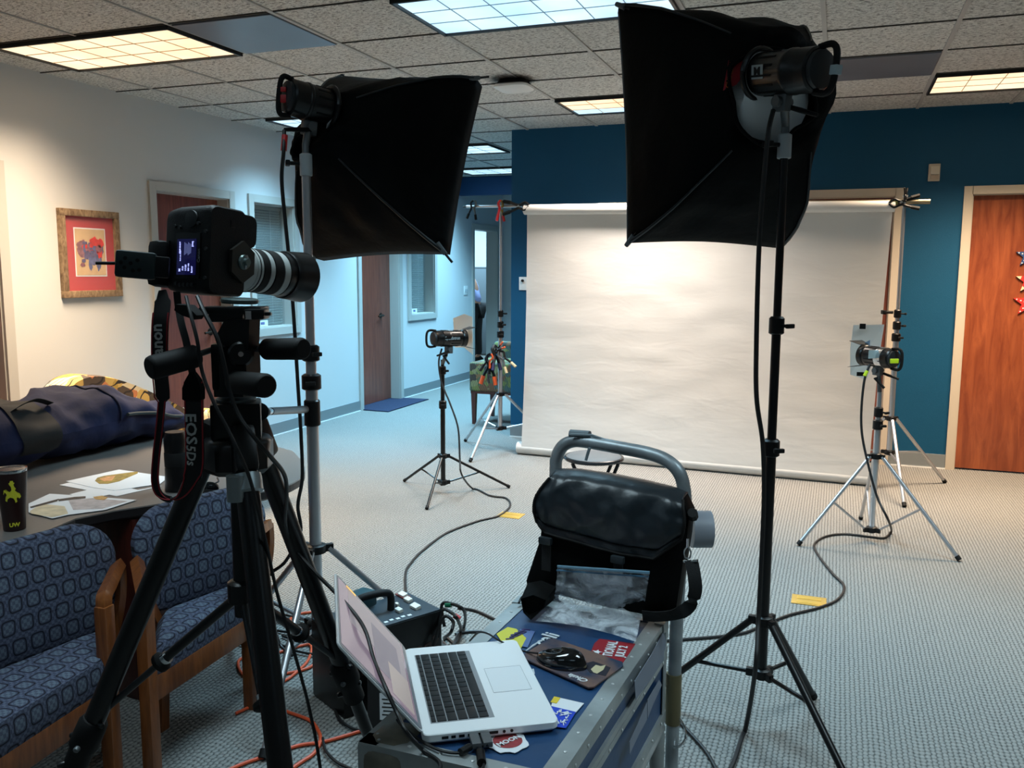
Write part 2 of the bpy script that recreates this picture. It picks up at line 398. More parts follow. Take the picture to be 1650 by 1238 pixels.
# baseboards
def bbx(name, p0, p1, n, m=BASE):
    p0, p1, n = V(p0), V(p1), V(n); c = (p0+p1)/2; L = (p1-p0).length; R = basis(p1-p0)
    o = struct(MB().box(c+n*.006+V((0, 0, .055)), (L, .012, .11), R).build(name, m, smooth=False))
    MB().box(c+n*.012+V((0, 0, .004)), (L, .014, .01), R).build('floor_seam', WHITE, o, False)
    return o
k = 1
for a, b in ((Y0, D1[0]-.062), (D1[1]+.062, D2[0]-.062), (D2[1]+.062, D3[0]-.062), (D3[1]+.062, D4[0]-.062)):
    bbx('baseboard_left' if k == 1 else 'baseboard_left_%d' % k, (LX, a, 0), (LX, b, 0), (1, 0, 0)); k += 1
bbx('baseboard_back', (-2.712, BY, 0), (DM[0]-.055, BY, 0), (0, -1, 0)); bbx('baseboard_back_2', (DM[1]+.055, BY, 0), (DR[0]-.055, BY, 0), (0, -1, 0))
bbx('baseboard_back_3', (DR[1]+.055, BY, 0), (X1, BY, 0), (0, -1, 0)); bbx('baseboard_hall', (LX, 12.22, 0), (-2.712, 12.22, 0), (0, -1, 0))
bbx('baseboard_right', (X1, Y0, 0), (X1, BY, 0), (-1, 0, 0))
# office behind the open doorway
t = thing('cubicle_partition', 'dark grey cubicle partition inside the room behind the open hallway doorway', 'partition', (-6.4, 14.2, 0))
MB().box((-6.4, 14.2, .78), (2.6, .05, 1.5), bev=.01).build('panel', mat('grey partition fabric', (82, 88, 92), .9), t)
MB().box((-6.4, 14.2, 1.54), (2.6, .06, .02)).build('cap_rail', GREYM, t)
# ceiling fixtures -----------------------------------------------------------
def kel(c): return c
COOL, WARM, HALL, NEAR = (.46, .79, 1.0), (1.0, .76, .53), (.32, .72, 1.0), (.70, .91, 1.0)
def fixture(i, j, tint, label, power, lens_col, est=1.0, cells=(6, 3), warm_split=None, w=2):
    x0, x1, y0, y1 = GX+U*i, GX+U*(i+w), GY+U*j, GY+U*(j+1)
    cx, cy = (x0+x1)/2, (y0+y1)/2; z = CZ-.004
    t = thing('ceiling_light', label, 'ceiling light', (cx, cy, z), 'troffer lights in the ceiling grid')
    g = MB(); 
    for (c, s) in (((cx, y0+.018, z), (x1-x0-.02, .014, .022)), ((cx, y1-.018, z), (x1-x0-.02, .014, .022)), ((x0+.018, cy, z), (.014, y1-y0-.02, .022)), ((x1-.018, cy, z), (.014, y1-y0-.02, .022))): g.box(c, s)
    g.build('frame', BLACKF, t, False)
    nx, ny = cells
    key = 'light lens ' + label
    k = NT(key, .5); 
    nz = k.n('TexNoise', {'Vector': k.tc, 'Scale': 2.5, 'Detail': 2}).outputs[0]
    sx = k.n('SeparateXYZ', {0: k.tc})
    c = k.mix(k.rng(nz, .3, .7, 0, 1), c4(lens_col[0]), c4(lens_col[1]))
    if warm_split:
        c = k.mix(k.math('GREATER_THAN', sx.outputs[1], y0+(y1-y0)*.66), c, c4(warm_split))
    k.b.inputs['Base Color'].default_value = c4((120, 120, 118)); k.t.links.new(c, k.b.inputs['Emission Color']); k.b.inputs['Emission Strength'].default_value = est
    MB().box((cx, cy, z+.004), (x1-x0-.05, y1-y0-.05, .006)).build('diffuser', k.m, t, False)
    g = MB(); W_, H_ = x1-x0-.05, y1-y0-.05
    for q in range(1, nx): g.box((x0+.025+W_*q/nx, cy, z-.0005), (.004, H_, .003))
    for q in range(1, ny): g.box((cx, y0+.025+H_*q/ny, z-.0005), (W_, .004, .003))
    g.build('louver_bars', mat('louver bar '+('w' if tint[0] == 1.0 else 'c'), (214, 180, 134) if tint[0] == 1.0 else (150, 178, 190), .5), t, False)
    l = bpy.data.lights.new('troffer_lamp', 'AREA'); l.shape = 'RECTANGLE'; l.size = x1-x0-.08; l.size_y = y1-y0-.08
    l.energy = power; l.color = tint; l.spread = math.radians(SPREAD)
    o = bpy.data.objects.new('troffer_lamp', l); C.objects.link(o); o.location = (cx, cy, z-.006); link(o, t); o.location = (cx, cy, z-.006)
    return t
SPREAD = 104; EXPO = 0.45
PW = 60
wc = ((255, 234, 200), (255, 214, 168)); cc = ((214, 240, 255), (170, 216, 246)); hc = ((196, 232, 250), (170, 216, 240))
fixture(0, -1, WARM, 'long warm glowing light panel at upper left beside the grey satin panel', PW*.95, wc)
fixture(4, -1, COOL, 'large cool white light panel at top centre above the left softbox', PW*.75, cc)
fixture(4, 3, (1.0, .88, .78), 'warm light panel with a pale blue strip beside the right softbox', PW*.9, wc, warm_split=(190, 226, 246))
fixture(8, 3, WARM, 'warm light panel in front of the teal wall at the right edge', PW*.95, wc)
fixture(0, 3, (.36, .74, 1.0), 'cool light panel mostly hidden behind the left flash head', PW*.82, cc)
fixture(0, 6, HALL, 'cool hallway light panel nearest the end of the left softbox', PW*.95, hc)
fixture(0, 9, HALL, 'farthest cool hallway light panel in front of the navy soffit', PW*.95, hc)
for (i, j, tn, p) in ((8, -1, NEAR, .42), (0, -5, NEAR, .02), (4, -5, NEAR, .15), (8, -5, NEAR, .22), (0, -9, COOL, .04), (4, -9, COOL, .06), (8, -9, COOL, .06)):
    fixture(i, j, tn, 'cool light panel overhead out of the view, %s' % {(8, -1): 'right', (0, -5): 'left', (4, -5): 'above', (8, -5): 'far right', (0, -9): 'behind left', (4, -9): 'behind', (8, -9): 'behind right'}[(i, j)], PW*p, cc)
# room behind doorway light
l = bpy.data.lights.new('office_lamp', 'AREA'); l.size = 1.2; l.energy = 170; l.color = COOL
o = bpy.data.objects.new('office_lamp', l); C.objects.link(o); o.location = (-6, 13.2, CZ-.03)
# satin grey vent panels
for i, j, lb in ((2, -1, 'satin grey square ceiling panel touching the upper left warm light'), (7, 2, 'plain grey ceiling panel behind the right flash head')):
    x0, y0 = GX+U*i, GY+U*j
    t = MB().box((x0+U/2, y0+U/2, CZ+.002), (U-.03, U-.02, .012), bev=.003).build('ceiling_panel', SILVP, smooth=False); tag(t, lb, 'ceiling panel')
# wifi box
p = V((-2.0, 5.40, CZ))
t = thing('access_point', 'white rounded box hanging from the ceiling between the two softboxes', 'ceiling device', p)
MB().loft([[p+V((math.copysign(abs(math.cos(a))**.5, math.cos(a))*r, math.copysign(abs(math.sin(a))**.5, math.sin(a))*r, z)) for a in [2*math.pi*q/28 for q in range(28)]] for r, z in ((.085, .004), (.1, -.02), (.11, -.026))]).build('mount', mat('dark grey mount', (34, 34, 36), .6), t)  # the mount itself is dark grey
MB().loft([[p+V((math.copysign(abs(math.cos(a))**.5, math.cos(a))*r, math.copysign(abs(math.sin(a))**.5, math.sin(a))*r, z)) for a in [2*math.pi*q/28 for q in range(28)]] for r, z in ((.108, -.026), (.118, -.034), (.115, -.045), (.098, -.056), (.06, -.062))]).build('cover', WHITE, t)
# dusty smudge round the box
k = NT('dust stain', .95)
dd = k.n('VectorMath', {0: k.n('Mapping', {'Vector': k.tc, 'Location': (-p.x, -p.y+.05, -p.z)}).outputs[0]}, operation='LENGTH').outputs['Value']
nz = k.n('TexNoise', {'Vector': k.tc, 'Scale': 25, 'Detail': 4}).outputs[0]
k.b.inputs['Base Color'].default_value = c4((24, 22, 22))
k.t.links.new(k.math('MULTIPLY', k.rng(k.math('ADD', dd, k.math('MULTIPLY', nz, .12)), .14, .24, .75, 0), 1.0), k.b.inputs['Alpha'])
s_ = MB().quad(p+V((-.24, -.32, .0005)), p+V((.24, -.32, .0005)), p+V((.24, .2, .0005)), p+V((-.24, .2, .0005))).build('dust_stain', k.m, t, False)
# ------------------------------------------------------------------ wall things
pa, pb = V((LX, 4.29, 1.297)), V((LX, 4.787, 1.872))
t = thing('framed_picture', 'barnwood framed print of a red and blue buffalo with red mat on left wall', 'picture', (LX, 4.54, 1.58))
g = MB(); fw = .045
for (y0, y1, z0, z1) in ((pa.y, pb.y, pb.z-fw, pb.z), (pa.y, pb.y, pa.z, pa.z+fw), (pa.y, pa.y+fw, pa.z+fw, pb.z-fw), (pb.y-fw, pb.y, pa.z+fw, pb.z-fw)):
    g.box((LX+.015, (y0+y1)/2, (z0+z1)/2), (.03, y1-y0, z1-z0), bev=.004)
g.build('frame', FRAMEW, t)
MB().box((LX+.008, 4.5385, 1.5845), (.006, .43, .51)).build('mat_board', mat('crimson mat board', (176, 30, 40), .7), t, False)
MB().box((LX+.0115, 4.5385, 1.595), (.003, .262, .32)).build('print_border', PAPER, t, False)
pr = NT('buffalo print paper', .6); n1 = pr.n('TexNoise', {'Vector': pr.tc, 'Scale': 14, 'Detail': 4}).outputs[0]
pr.col(pr.mix(pr.rng(n1, .35, .65, 0, 1), c4((196, 164, 122)), c4((212, 178, 134))))
MB().box((LX+.0135, 4.5385, 1.595), (.002, .246, .304)).build('print', pr.m, t, False)
def blob(cy, cz, ry, rz, m, seed, x):
    pts = [V((x, cy+ry*math.cos(a)*(1+.7*noise.noise(V((math.cos(a)*1.9, math.sin(a)*1.9, seed)))), cz+rz*math.sin(a)*(1+.7*noise.noise(V((math.cos(a)*1.9, math.sin(a)*1.9, seed+9)))))) for a in [2*math.pi*q/26 for q in range(26)]]
    MB().plate(pts, (.0006, 0, 0)).build('painted_patch', m, t, False)
bp = mat('bison violet', (92, 84, 122), .7, var=.4, vscale=60); br = mat('bison red', (206, 48, 44), .7, var=.3, vscale=40); bb = mat('bison plum', (136, 84, 96), .7, var=.4, vscale=60); bd = mat('bison blue', (88, 94, 140), .7, var=.4, vscale=60)
blob(4.575, 1.60, .075, .072, bp, 1, LX+.0147); blob(4.47, 1.617, .047, .052, bb, 3, LX+.0152); blob(4.585, 1.648, .062, .05, br, 5, LX+.0158); blob(4.61, 1.60, .026, .04, br, 8, LX+.0158)
blob(4.50, 1.577, .022, .03, bp, 11, LX+.0155); blob(4.53, 1.53, .016, .055, bd, 13, LX+.0152); blob(4.60, 1.52, .018, .055, bd, 15, LX+.0152); blob(4.565, 1.545, .05, .028, bd, 19, LX+.015)
for q_ in range(26):
    yy, zz = random.gauss(4.55, .045), random.gauss(1.60, .035)
    blob(yy, zz, random.uniform(.008, .022), random.uniform(.008, .022), (bp, bd, bb, br)[(0, 1, 2, 3)[q_ % 4]] if not (q_ % 4 == 3 and zz < 1.6) else bp, 30+q_*3, LX+.0160+q_*.00001)
random.seed(7)
MB().box((LX+.0165, 4.5385, 1.5845), (.001, .41, .49)).build('glazing', mat('picture glass', (200, 200, 200), .03, alpha=.06), t, False)
t = thing('motion_sensor', 'small beige two-part sensor box high on the teal wall', 'sensor', (.622, BY, 2.22))
MB().box((.622, BY-.012, 2.22), (.078, .024, .125), bev=.004).build('base', TRIMW, t)
MB().box((.626, BY-.03, 2.235), (.058, .016, .06), bev=.005).build('cover', mat('cream plastic', (214, 204, 186), .4), t)
MB().box((.626, BY-.027, 2.185), (.054, .012, .03), bev=.004).build('lens', mat('sensor lens', (188, 170, 150), .3), t)
t = thing('switch_plate', 'white switch plate on the teal wall at the left edge of the paper', 'switch', (-2.60, BY, 1.375))
MB().box((-2.60, BY-.004, 1.375), (.07, .008, .115), bev=.002).build('plate', WHITE, t); MB().cyl((-2.60, BY-.008, 1.40), (-2.60, BY-.02, 1.40), .012).build('knob', BLK, t)
t = thing('light_switch', 'white double light switch on the left wall before the open doorway', 'switch', (LX, 10.86, 1.22))
MB().box((LX+.004, 10.86, 1.22), (.008, .12, .12), bev=.002).build('plate', WHITE, t)
for q in (-.025, .025): MB().box((LX+.011, 10.86+q, 1.22), (.012, .014, .03)).build('toggle', mat('switch toggle', (150, 160, 165), .4), t)
# stars on the right door
def star(c, r, m, rot, label, md, stripes=False):
    t = thing('star_ornament', label, 'star decoration', c, 'wooden stars hung on the right door')
    pts = [V(c)+V((math.sin(rot+math.pi*q/5)*(r if q % 2 == 0 else r*.42), 0, math.cos(rot+math.pi*q/5)*(r if q % 2 == 0 else r*.42))) for q in range(10)]
    MB().plate(pts, (0, -.012, 0)).build('star', m, t, False)
    if stripes:
        for (a, b) in ((0, 1), (8, 9), (6, 7)): 
            p0, p1, p2 = pts[(a-1) % 10], pts[a], pts[(a+1) % 10]; d = V((0, -.0125, 0))
            MB().plate([p1+d, p1.lerp(p0, .55)+d, p1.lerp(p2, .55)+d], (0, -.001, 0)).build('painted_tip', md, t, False)
    else:
        g = MB()
        for q in range(0, 10, 2):
            for f in (.78, .5, .25): pp = V(c).lerp(pts[q], f)+V((0, -.0125, 0)); g.cyl(pp, pp+V((0, -.001, 0)), .005, n=10)
        g.build('dots', md, t, False)
    return t
dy = BY+.045-.021
bl = mat('star blue', (40, 70, 120), .5); rd = mat('star red', (206, 48, 44), .5); cr_ = mat('star cream', (232, 214, 170), .5)
c1 = at(1657, 412, Y=dy); star(c1, .085, bl, 0, 'blue star with white dots, uppermost on the right door', WHITE)
c2 = at(1659, 452, Y=dy); star(c2, .095, rd, 0, 'red star with cream tips, middle one on the right door', cr_, True)
c3 = at(1656, 488, Y=dy); star(c3, .1, rd, 0, 'red star with white dots, lowest on the right door', WHITE)
# ------------------------------------------------------------------ floor things
def flat(name, pts, th, m, label, cat, group=None):
    o = MB().plate(pts, (0, 0, th)).build(name, m, smooth=False); return tag(o, label, cat, group)
flat('door_mat', [V((-4.84, 8.07, .001)), V((-4.38, 8.05, .001)), V((-4.38, 9.02, .001)), V((-4.69, 9.0, .001)), V((-4.69, 8.92, .001)), V((-4.84, 8.92, .001))], .01, NAVYM, 'navy mat on the carpet in front of the far brown door', 'mat')
flat('door_mat', [V((-4.70, 11.15, .001)), V((-4.2, 11.15, .001)), V((-4.2, 11.95, .001)), V((-4.70, 11.95, .001))], .01, NAVYM, 'dark mat before the open doorway at the hall end', 'mat')
for c, lb in ((V((-1.81, 4.86, 0)), 'brass floor outlet cover beside the stool and the black cord'), (V((-.055, 4.045, 0)), 'brass floor outlet cover under the cord to the right of the tall black stand')):
    t = thing('floor_outlet', lb, 'floor outlet', c)
    MB().box(c+V((0, 0, .002)), (.15, .115, .004), bev=.001).build('plate', BRASS, t)
    for q in (-.026, .026): MB().box(c+V((0, q, .0045)), (.105, .042, .003), bev=.001).build('lid', mat('bright brass lid', (214, 176, 84), .35, .6), t)
# ================================================================== BACKDROP
PR0, PR1 = at(845, 338, Y=6.62), at(1443, 332, Y=6.47)
PB0, PB1 = V((-2.35, 6.60, .05)), V((.300, 6.49, .05))
t = thing('paper_backdrop', 'wide white seamless paper backdrop hanging from crossbar with its tube on the floor', 'backdrop', (-1.05, 6.55, 0))
ax = (PR1-PR0).normalized()
MB().prof(PR0, PR1, [(0, .036), (.004, .04), ((PR1-PR0).length-.004, .04), ((PR1-PR0).length, .036)], 32).build('top_roll', PAPERW, t)
bx_ = (PB1-PB0).normalized(); Lb = (PB1-PB0).length
MB().prof(PB0-bx_*.05, PB1+bx_*.02, [(0, .04), (.004, .05), (Lb+.066, .05), (Lb+.07, .04)], 32).build('bottom_roll', PAPERW, t)
def sheet(u, v):
    tp = PR0.lerp(PR1, .004+.991*u)+V((0, .035, 0)); bt = PB0.lerp(PB1, .0+.985*u)+V((0, -.048, .0))
    p = tp.lerp(bt, v)
    if v < .03: p = tp.lerp(bt, v)
    bow = math.sin(math.pi*v)*.035
    p.y += bow + .003*noise.noise(V((u*9, v*14, 0)))*min(1, v*6)*min(1, (1-v)*6)
    return p
pm = NT('seamless paper sheet', .85)
w1 = pm.n('TexNoise', {'Vector': pm.mp((2.0, 1, 6.5), rot=(0, .25, 0)), 'Scale': 1.6, 'Detail': 3, 'Distortion': .4}).outputs[0]
pm.b.inputs['Base Color'].default_value = c4((222, 220, 216)); pm.bump(w1, .10, .03)
MB().grid(sheet, 60, 60).build('paper_sheet', pm.m, t)
bl_, br_ = at(752, 333, Y=6.66), at(1499, 325, Y=6.45)
t = thing('crossbar', 'silver telescoping crossbar carrying the white paper roll across both stands', 'crossbar', bl_)
MB().cyl(bl_, bl_.lerp(br_, .35), .012).build('thin_tube', ALU, t); MB().cyl(bl_.lerp(br_, .33), br_, .0165).build('thick_tube', mat('champagne tube', (150, 138, 112), .35, .7), t)
MB().cyl(bl_-ax*.03, bl_, .007).build('end_pin', BLK, t)
MB().prof(br_-ax*.23, br_, [(0, .021), (.03, .021), (.035, .017)], 18).build('collar', mat('yellowed tape', (214, 206, 120), .5), t)
# ================================================================== STANDS
def knob(p, d, m=BLKR, s=1):
    d = V(d).normalized(); u = V((0, 0, 1)) if abs(d.z) < .9 else V((1, 0, 0))
    g = MB().cyl(p, V(p)+d*.025*s, .005*s)
    e = V(p)+d*.03*s; w = d.cross(u).normalized()
    g.box(e, (.012*s, .034*s, .014*s), basis(d, z=u), .003*s)
    return g
def stand(label, c, feet, hub_z, low_z, top_z, tube, m, collars, rl=.011, cm=BLK, tops=.6, name='light_stand', braces=True, foot_cap=True, legm=None, polex=None, group=None):
    c = V(c); legm = legm or m
    t = thing(name, label, 'light stand', (c.x, c.y, 0), group)
    zs = [low_z-.02]+[z for z in collars]+[top_z]; r = tube
    for k in range(len(zs)-1):
        MB().cyl(V((c.x, c.y, zs[k])), V((c.x, c.y, zs[k+1]+(.0 if k < len(zs)-2 else 0))), r, n=20).build('pole', m, t); r *= .86
    r = tube
    for k, z in enumerate(collars):
        MB().prof((c.x, c.y, z-.028), (c.x, c.y, 9), [(0, r*1.25), (.004, r*1.6), (.05, r*1.6), (.056, r*1.2)], 20).build('collar', cm, t)
        a = math.radians(-60+k*25)
        o = knob(V((c.x+math.cos(a)*r*1.4, c.y+math.sin(a)*r*1.4, z)), (math.cos(a), math.sin(a), 0)).build('knob', BLKR, t); r *= .9
    for hz, nm in ((hub_z, 'leg_hub'), (low_z, 'brace_hub')):
        g = MB().prof((c.x, c.y, hz-.016), (c.x, c.y, 9), [(0, tube*1.3), (.003, tube*1.75), (.03, tube*1.75), (.034, tube*1.3)], 20)
        for f in feet:
            d = (V((f[0], f[1], 0))-V((c.x, c.y, 0))).normalized(); g.box(V((c.x, c.y, hz))+d*(tube*1.9), (tube*2.2, rl*1.6, .026), basis(d), .002)
        g.build(nm, cm, t)
    for f in feet:
        f = V((f[0], f[1], .012)); d = (f-V((c.x, c.y, .012))).normalized(); a = V((c.x, c.y, hub_z))+d*tube*2.2
        lg = MB().cyl(a, f, rl, n=14).build('leg', legm, t)
        MB().cyl(f.lerp(a, .03), f+(f-a).normalized()*.006, rl*1.25, n=14).build('foot_cap', BLKR, lg)
        if braces:
            mid = a.lerp(f, .52); s = V((c.x, c.y, low_z))+d*tube*2
            MB().tube([s, mid], rl*.62, 8).build('brace', legm, t)
    return t
# small black stand, centre-left
cS2 = V((-2.43, 5.22, 0))
stand('low black light stand holding the small spotlight left of the stool', cS2, [(-2.807, 5.386), (-2.058, 5.49), (-2.342, 4.789)], .25, .07, .90, .016, BLKM, [.60, .83], rl=.009)
cS3 = V((.24, 5.11, 0))
stand('silver light stand holding the small spotlight in front of the paper', cS3, [(-.133, 4.876), (.657, 4.907), (.197, 5.545)], .484, .068, .84, .0165, ALU, [.66, .73], rl=.0105)
cBL = V((-2.573, 6.65, 0))
stand('silver backdrop stand at the left with clamps hung on it', cBL, [(-2.628, 6.151), (-2.992, 6.893), (-2.13, 6.87)], .474, .19, 1.99, .018, ALU, [.97, 1.05, 1.14], rl=.0115, group=None)
cBR = V((.31, 6.45, 0))
cBR = V((.385, 6.45, 0))
stand('silver backdrop stand at the right behind the spotlight stand', cBR, [(.464, 5.949), (.778, 6.759), (-.09, 6.70)], .491, .254, 1.95, .018, ALU, [1.05, 1.13, 1.21], rl=.0115)
cR = V((-.175, 2.85, 0))
stand('tall black stand carrying the right softbox', cR, [(-.012, 3.08), (.10, 2.56), (-.56, 2.86)], .353, .172, 1.87, .0165, BLKM, [.93, 1.32], rl=.0115, legm=BLKM)
cL = V((-1.70, 2.575, 0))
stand('tall silver stand carrying the left softbox', cL, [(-1.574, 2.074), (-1.33, 2.94), (-2.2, 2.72)], .50, .215, 1.84, .021, ALU, [1.10, 1.20], rl=.012)
# ================================================================== SOFTBOXES + HEADS
def softbox(label, ring_c, n, corners, rear_r, ring_r, bulge, rear_c, hole_c, hole_r, ring_n, rods_out=.06, seed=0):
    n = V(n).normalized(); t = thing('softbox', label, 'softbox', ring_c)
    ring_c = V(ring_c); cs = [V(c) for c in corners]; fc = sum(cs, V())/4
    up = V((0, 0, 1)); e = (cs[1]-cs[0]).normalized(); e = (e-e.dot(n)*n).normalized(); u = n.cross(e); 
    if u.z < 0: u = -u
    N = 64
    def sq(q):   # point on the front outline 0..1, starting at corner 0 -> 1 -> 2 -> 3; edges pulled in a little
        k = int(q*4) % 4; f = q*4-int(q*4); a, b = cs[k], cs[(k+1) % 4]; p = a.lerp(b, f); return p.lerp(fc, .035*math.sin(math.pi*f))
    ang = []
    for q in range(N):
        p = sq(q/N)-fc; ang.append(math.atan2(p.dot(u), p.dot(e)))
    rc = V(rear_c); hc_ = V(hole_c); rn = V(ring_n).normalized(); re = rn.cross(V((0, 0, 1))).normalized(); ru = re.cross(rn)
    if re.dot(e) < 0: re = -re
    rings = [[hc_+(e*math.cos(a)+u*math.sin(a))*hole_r*(1+.25*noise.noise(V((math.cos(a)*1.5, math.sin(a)*1.5, seed+2))))-n*.012 for a in ang]]
    S = 12
    for s in range(S+1):
        f = s/S; ring = []
        for q in range(N):
            a = ang[q]; d = e*math.cos(a)+u*math.sin(a)
            r0 = rc+d*rear_r*(1+.12*noise.noise(V((math.cos(a)*2, math.sin(a)*2, seed))))+n*.03*noise.noise(V((math.cos(a)*2.3, seed, math.sin(a)*2.3)))
            p = r0.lerp(sq(q/N), f)
            k = (q/N*4) % 1; ce = math.sin(math.pi*k)       # 0 at corners, 1 mid-edge
            b = math.sin(math.pi*f)*(bulge*(1.0-.55*ce))
            p += d*b + d*.014*noise.noise(V((a*3, f*5, seed+4)))*math.sin(math.pi*f)
            # radial folds running from the corners
            p += d*.008*math.sin(a*11+seed)*math.sin(math.pi*f)*(1-ce*.5)
            ring.append(p)
        rings.append(ring)
    rings.append([p.lerp(fc, .02)+n*.045 for p in rings[-1]])
    o = MB().loft(rings, cap=False).build('cover', BLKF, t); so = o.modifiers.new('sol', 'SOLIDIFY'); so.thickness = .003
    for q in range(4):
        ln_ = [rings[i][q*N//4] for i in range(2, len(rings)-1)]
        MB().tube(ln_, [.003+.004*i/len(ln_) for i in range(len(ln_))], 6).build('ridge_highlight', mat('charcoal ridge highlight', (26, 31, 34), .5), t)  # lighter grey tubes paint the highlight along each rod ridge
    # rear hem of the cover
    MB().tube(rings[0]+[rings[0][0]], .006, 6, cap=False).build('rear_hem', BLKF, o)
    # white inner liner seen through the rear opening
    lr = [[ring_c+n*.0+(re*math.cos(a)+ru*math.sin(a))*ring_r*.97 for a in ang], [hc_+(e*math.cos(ang[q])+u*math.sin(ang[q]))*hole_r*.97+n*.03 for q in range(N)], [sq(q/N).lerp(fc, .05) for q in range(N)]]
    MB().loft(lr, cap=False).build('liner', LINER, t)
    MB().plate([c.lerp(fc, .05)-n*.005 for c in cs], n*.003).build('diffuser', mat('white diffusion cloth', (220, 220, 218), .8, alpha=.45), t, False)
    pts = [ring_c+(re*math.cos(a)+ru*math.sin(a))*ring_r for a in [2*math.pi*k/32 for k in range(33)]]
    MB().tube(pts, .009, 8, cap=False).build('speed_ring', BLKM, t)
    for c in cs:
        d = (c-ring_c); d0 = (c-fc).normalized(); s = ring_c+(d0-d0.dot(n)*n).normalized()*ring_r
        dr = (c-s).normalized()
        MB().tube([s.lerp(c, .9), c+dr*rods_out], .0045, 8).build('rod', DGREY, t)
        MB().cyl(c-dr*.035, c+dr*.012, .011, .008, 10).build('corner_sleeve', mat('grey webbing sleeve', (96, 102, 104), .8), t)
    return t, o
from mathutils.bvhtree import BVHTree
def hit(o, x, y, lift=.003):
    d = (RR*((x-825)/F) - UU*((y-619)/F) + WW).normalized(); bv = BVHTree.FromPolygons([v.co for v in o.data.vertices], [list(p.vertices) for p in o.data.polygons])
    r = bv.ray_cast(V((0, 0, EYE)), d); return (r[0]-d*lift) if r[0] is not None else at(x, y, Y=2.9)
def flash_head(label, c, n, r, L, m=BLKM, small=False, hoff=1, group='flash heads'):
    "c = centre of the front rim, n = firing direction; the body extends backwards"
    c = V(c); n = V(n).normalized(); up = V((0, 0, 1)); up = (up-up.dot(n)*n).normalized(); s = n.cross(up)
    t = thing('studio_light', label, 'studio light', c)
    MB().prof(c, c-n, [(0, r*.92), (.004, r), (L*.55, r), (L*.57, r*1.04), (L*.62, r*1.04), (L*.64, r), (L-.006, r), (L, r*.9)], 32).build('housing', m, t)
    b = c-n*L
    MB().prof(b, b-n, [(0, r*.86), (.012, r*.82), (.016, r*.5), (.018, .01)], 28).build('rear_panel', DGREY, t)
    g = MB()
    for k in range(14):
        a = 2*math.pi*k/14; d = up*math.cos(a)+s*math.sin(a)
        g.box(c-n*(L*.28)+d*r, (L*.34, .006, .003), basis(n, z=d))
    g.build('vent_ribs', BLKR, t)
    hp = [b+up*r*.95+n*.01, b+up*r*1.02-n*.035*hoff, b+up*r*.6-n*.055*hoff, b-up*r*.6-n*.055*hoff, b-up*r*1.02-n*.035*hoff, b-up*r*.95+n*.01]
    MB().tube(smooth_path(hp, 5), r*.15, 8).build('rear_handle', BLKR, t)
    # yoke with grey swivel
    m0 = c-n*L*.45
    MB().box(m0-up*(r+.022), (.05, .028, .05), basis(n), .004).build('yoke', GREYM, t)
    MB().cyl(m0-up*(r+.02)-s*.03, m0-up*(r+.02)+s*.03, .016).build('tilt_joint', GREYM, t)
    hd = (-n*1+s*.2-up*.25).normalized(); a = m0-up*(r+.03)+s*.02
    MB().tube([a, a+hd*.05, a+hd*.11], [.007, .008, .006], 8).build('tilt_lever', BLKR, t)
    return t, up, s
# right softbox
nR = V((-.42, .87, -.12)).normalized()
headR = at(1262, 128, Y=2.80)
ringR = at(1226, 120, Y=2.84); nHR = V((-.75, .62, .12)).normalized()
plR = (ringR+nR*.40, nR)
cornR = [at(997, 8, plane=plR), at(1012, 392, plane=plR), at(1256, 400, plane=plR), at(1262, 52, plane=plR)]
sb, sbc = softbox('black softbox on the tall black stand at upper right', ringR, nR, cornR, .182, .074, .05, at(1255, 142, Y=2.90), at(1240, 152, Y=2.875), .142, nHR, rods_out=.0, seed=2)
# red badge with orange letters near rear rim
bc = at(1193, 120, Y=2.93); bR = V((.93, .28, -.1)).normalized(); bn = (at(1193, 120, Y=2.0)-bc).normalized()
bd_u = V((.10, .0, 1)).normalized()
_bp = (hit(sbc, 1160, 122, .03), -WW)
badge = [at(x, y, plane=_bp) for x, y in ((1174, 97), (1206, 94), (1201, 116), (1187, 136), (1165, 146))]
bdg = MB().plate(badge, (0, .002, 0)).build('brand_badge', mat('dark red badge', (170, 30, 44), .6), sb, False)
bux = (badge[0]-badge[4]).normalized(); 
text('CHIMERA', .020, (badge[0]+badge[4])/2-WW*.004+(badge[1]-badge[0]).normalized()*.013, bux, -RR, mat('orange thread', (190, 96, 40), .6), bdg, off=.0004)
hR, up_, s_ = flash_head('black flash head with an M label and rear handle in the right softbox', ringR, nHR, .064, .225)
cc_ = ringR-nHR*.06
# white M label faces the camera
vd = (V((0, 0, EYE))-cc_); vd = (vd-vd.dot(nHR)*nHR).normalized(); tu = nHR.cross(vd); 
lp = ringR-nHR*.05+vd*.0655+V((0, 0, .008))
if tu.z < 0: tu = -tu
lb_ = MB().box(lp, (.045, .040, .001), basis(-nHR, z=vd)).build('paper_label', mat('label grey white', (150, 160, 162), .6), hR, False)
text('M', .034, lp+vd*.0012, -nHR, tu, BLK, lb_, off=.0012)
hb = ringR-nHR*.283-V((0, 0, .005))
MB().box(hb, (.024, .024, .026), basis(-nHR), .002).build('tape_label', mat('pale tape', (170, 190, 196), .5), hR)
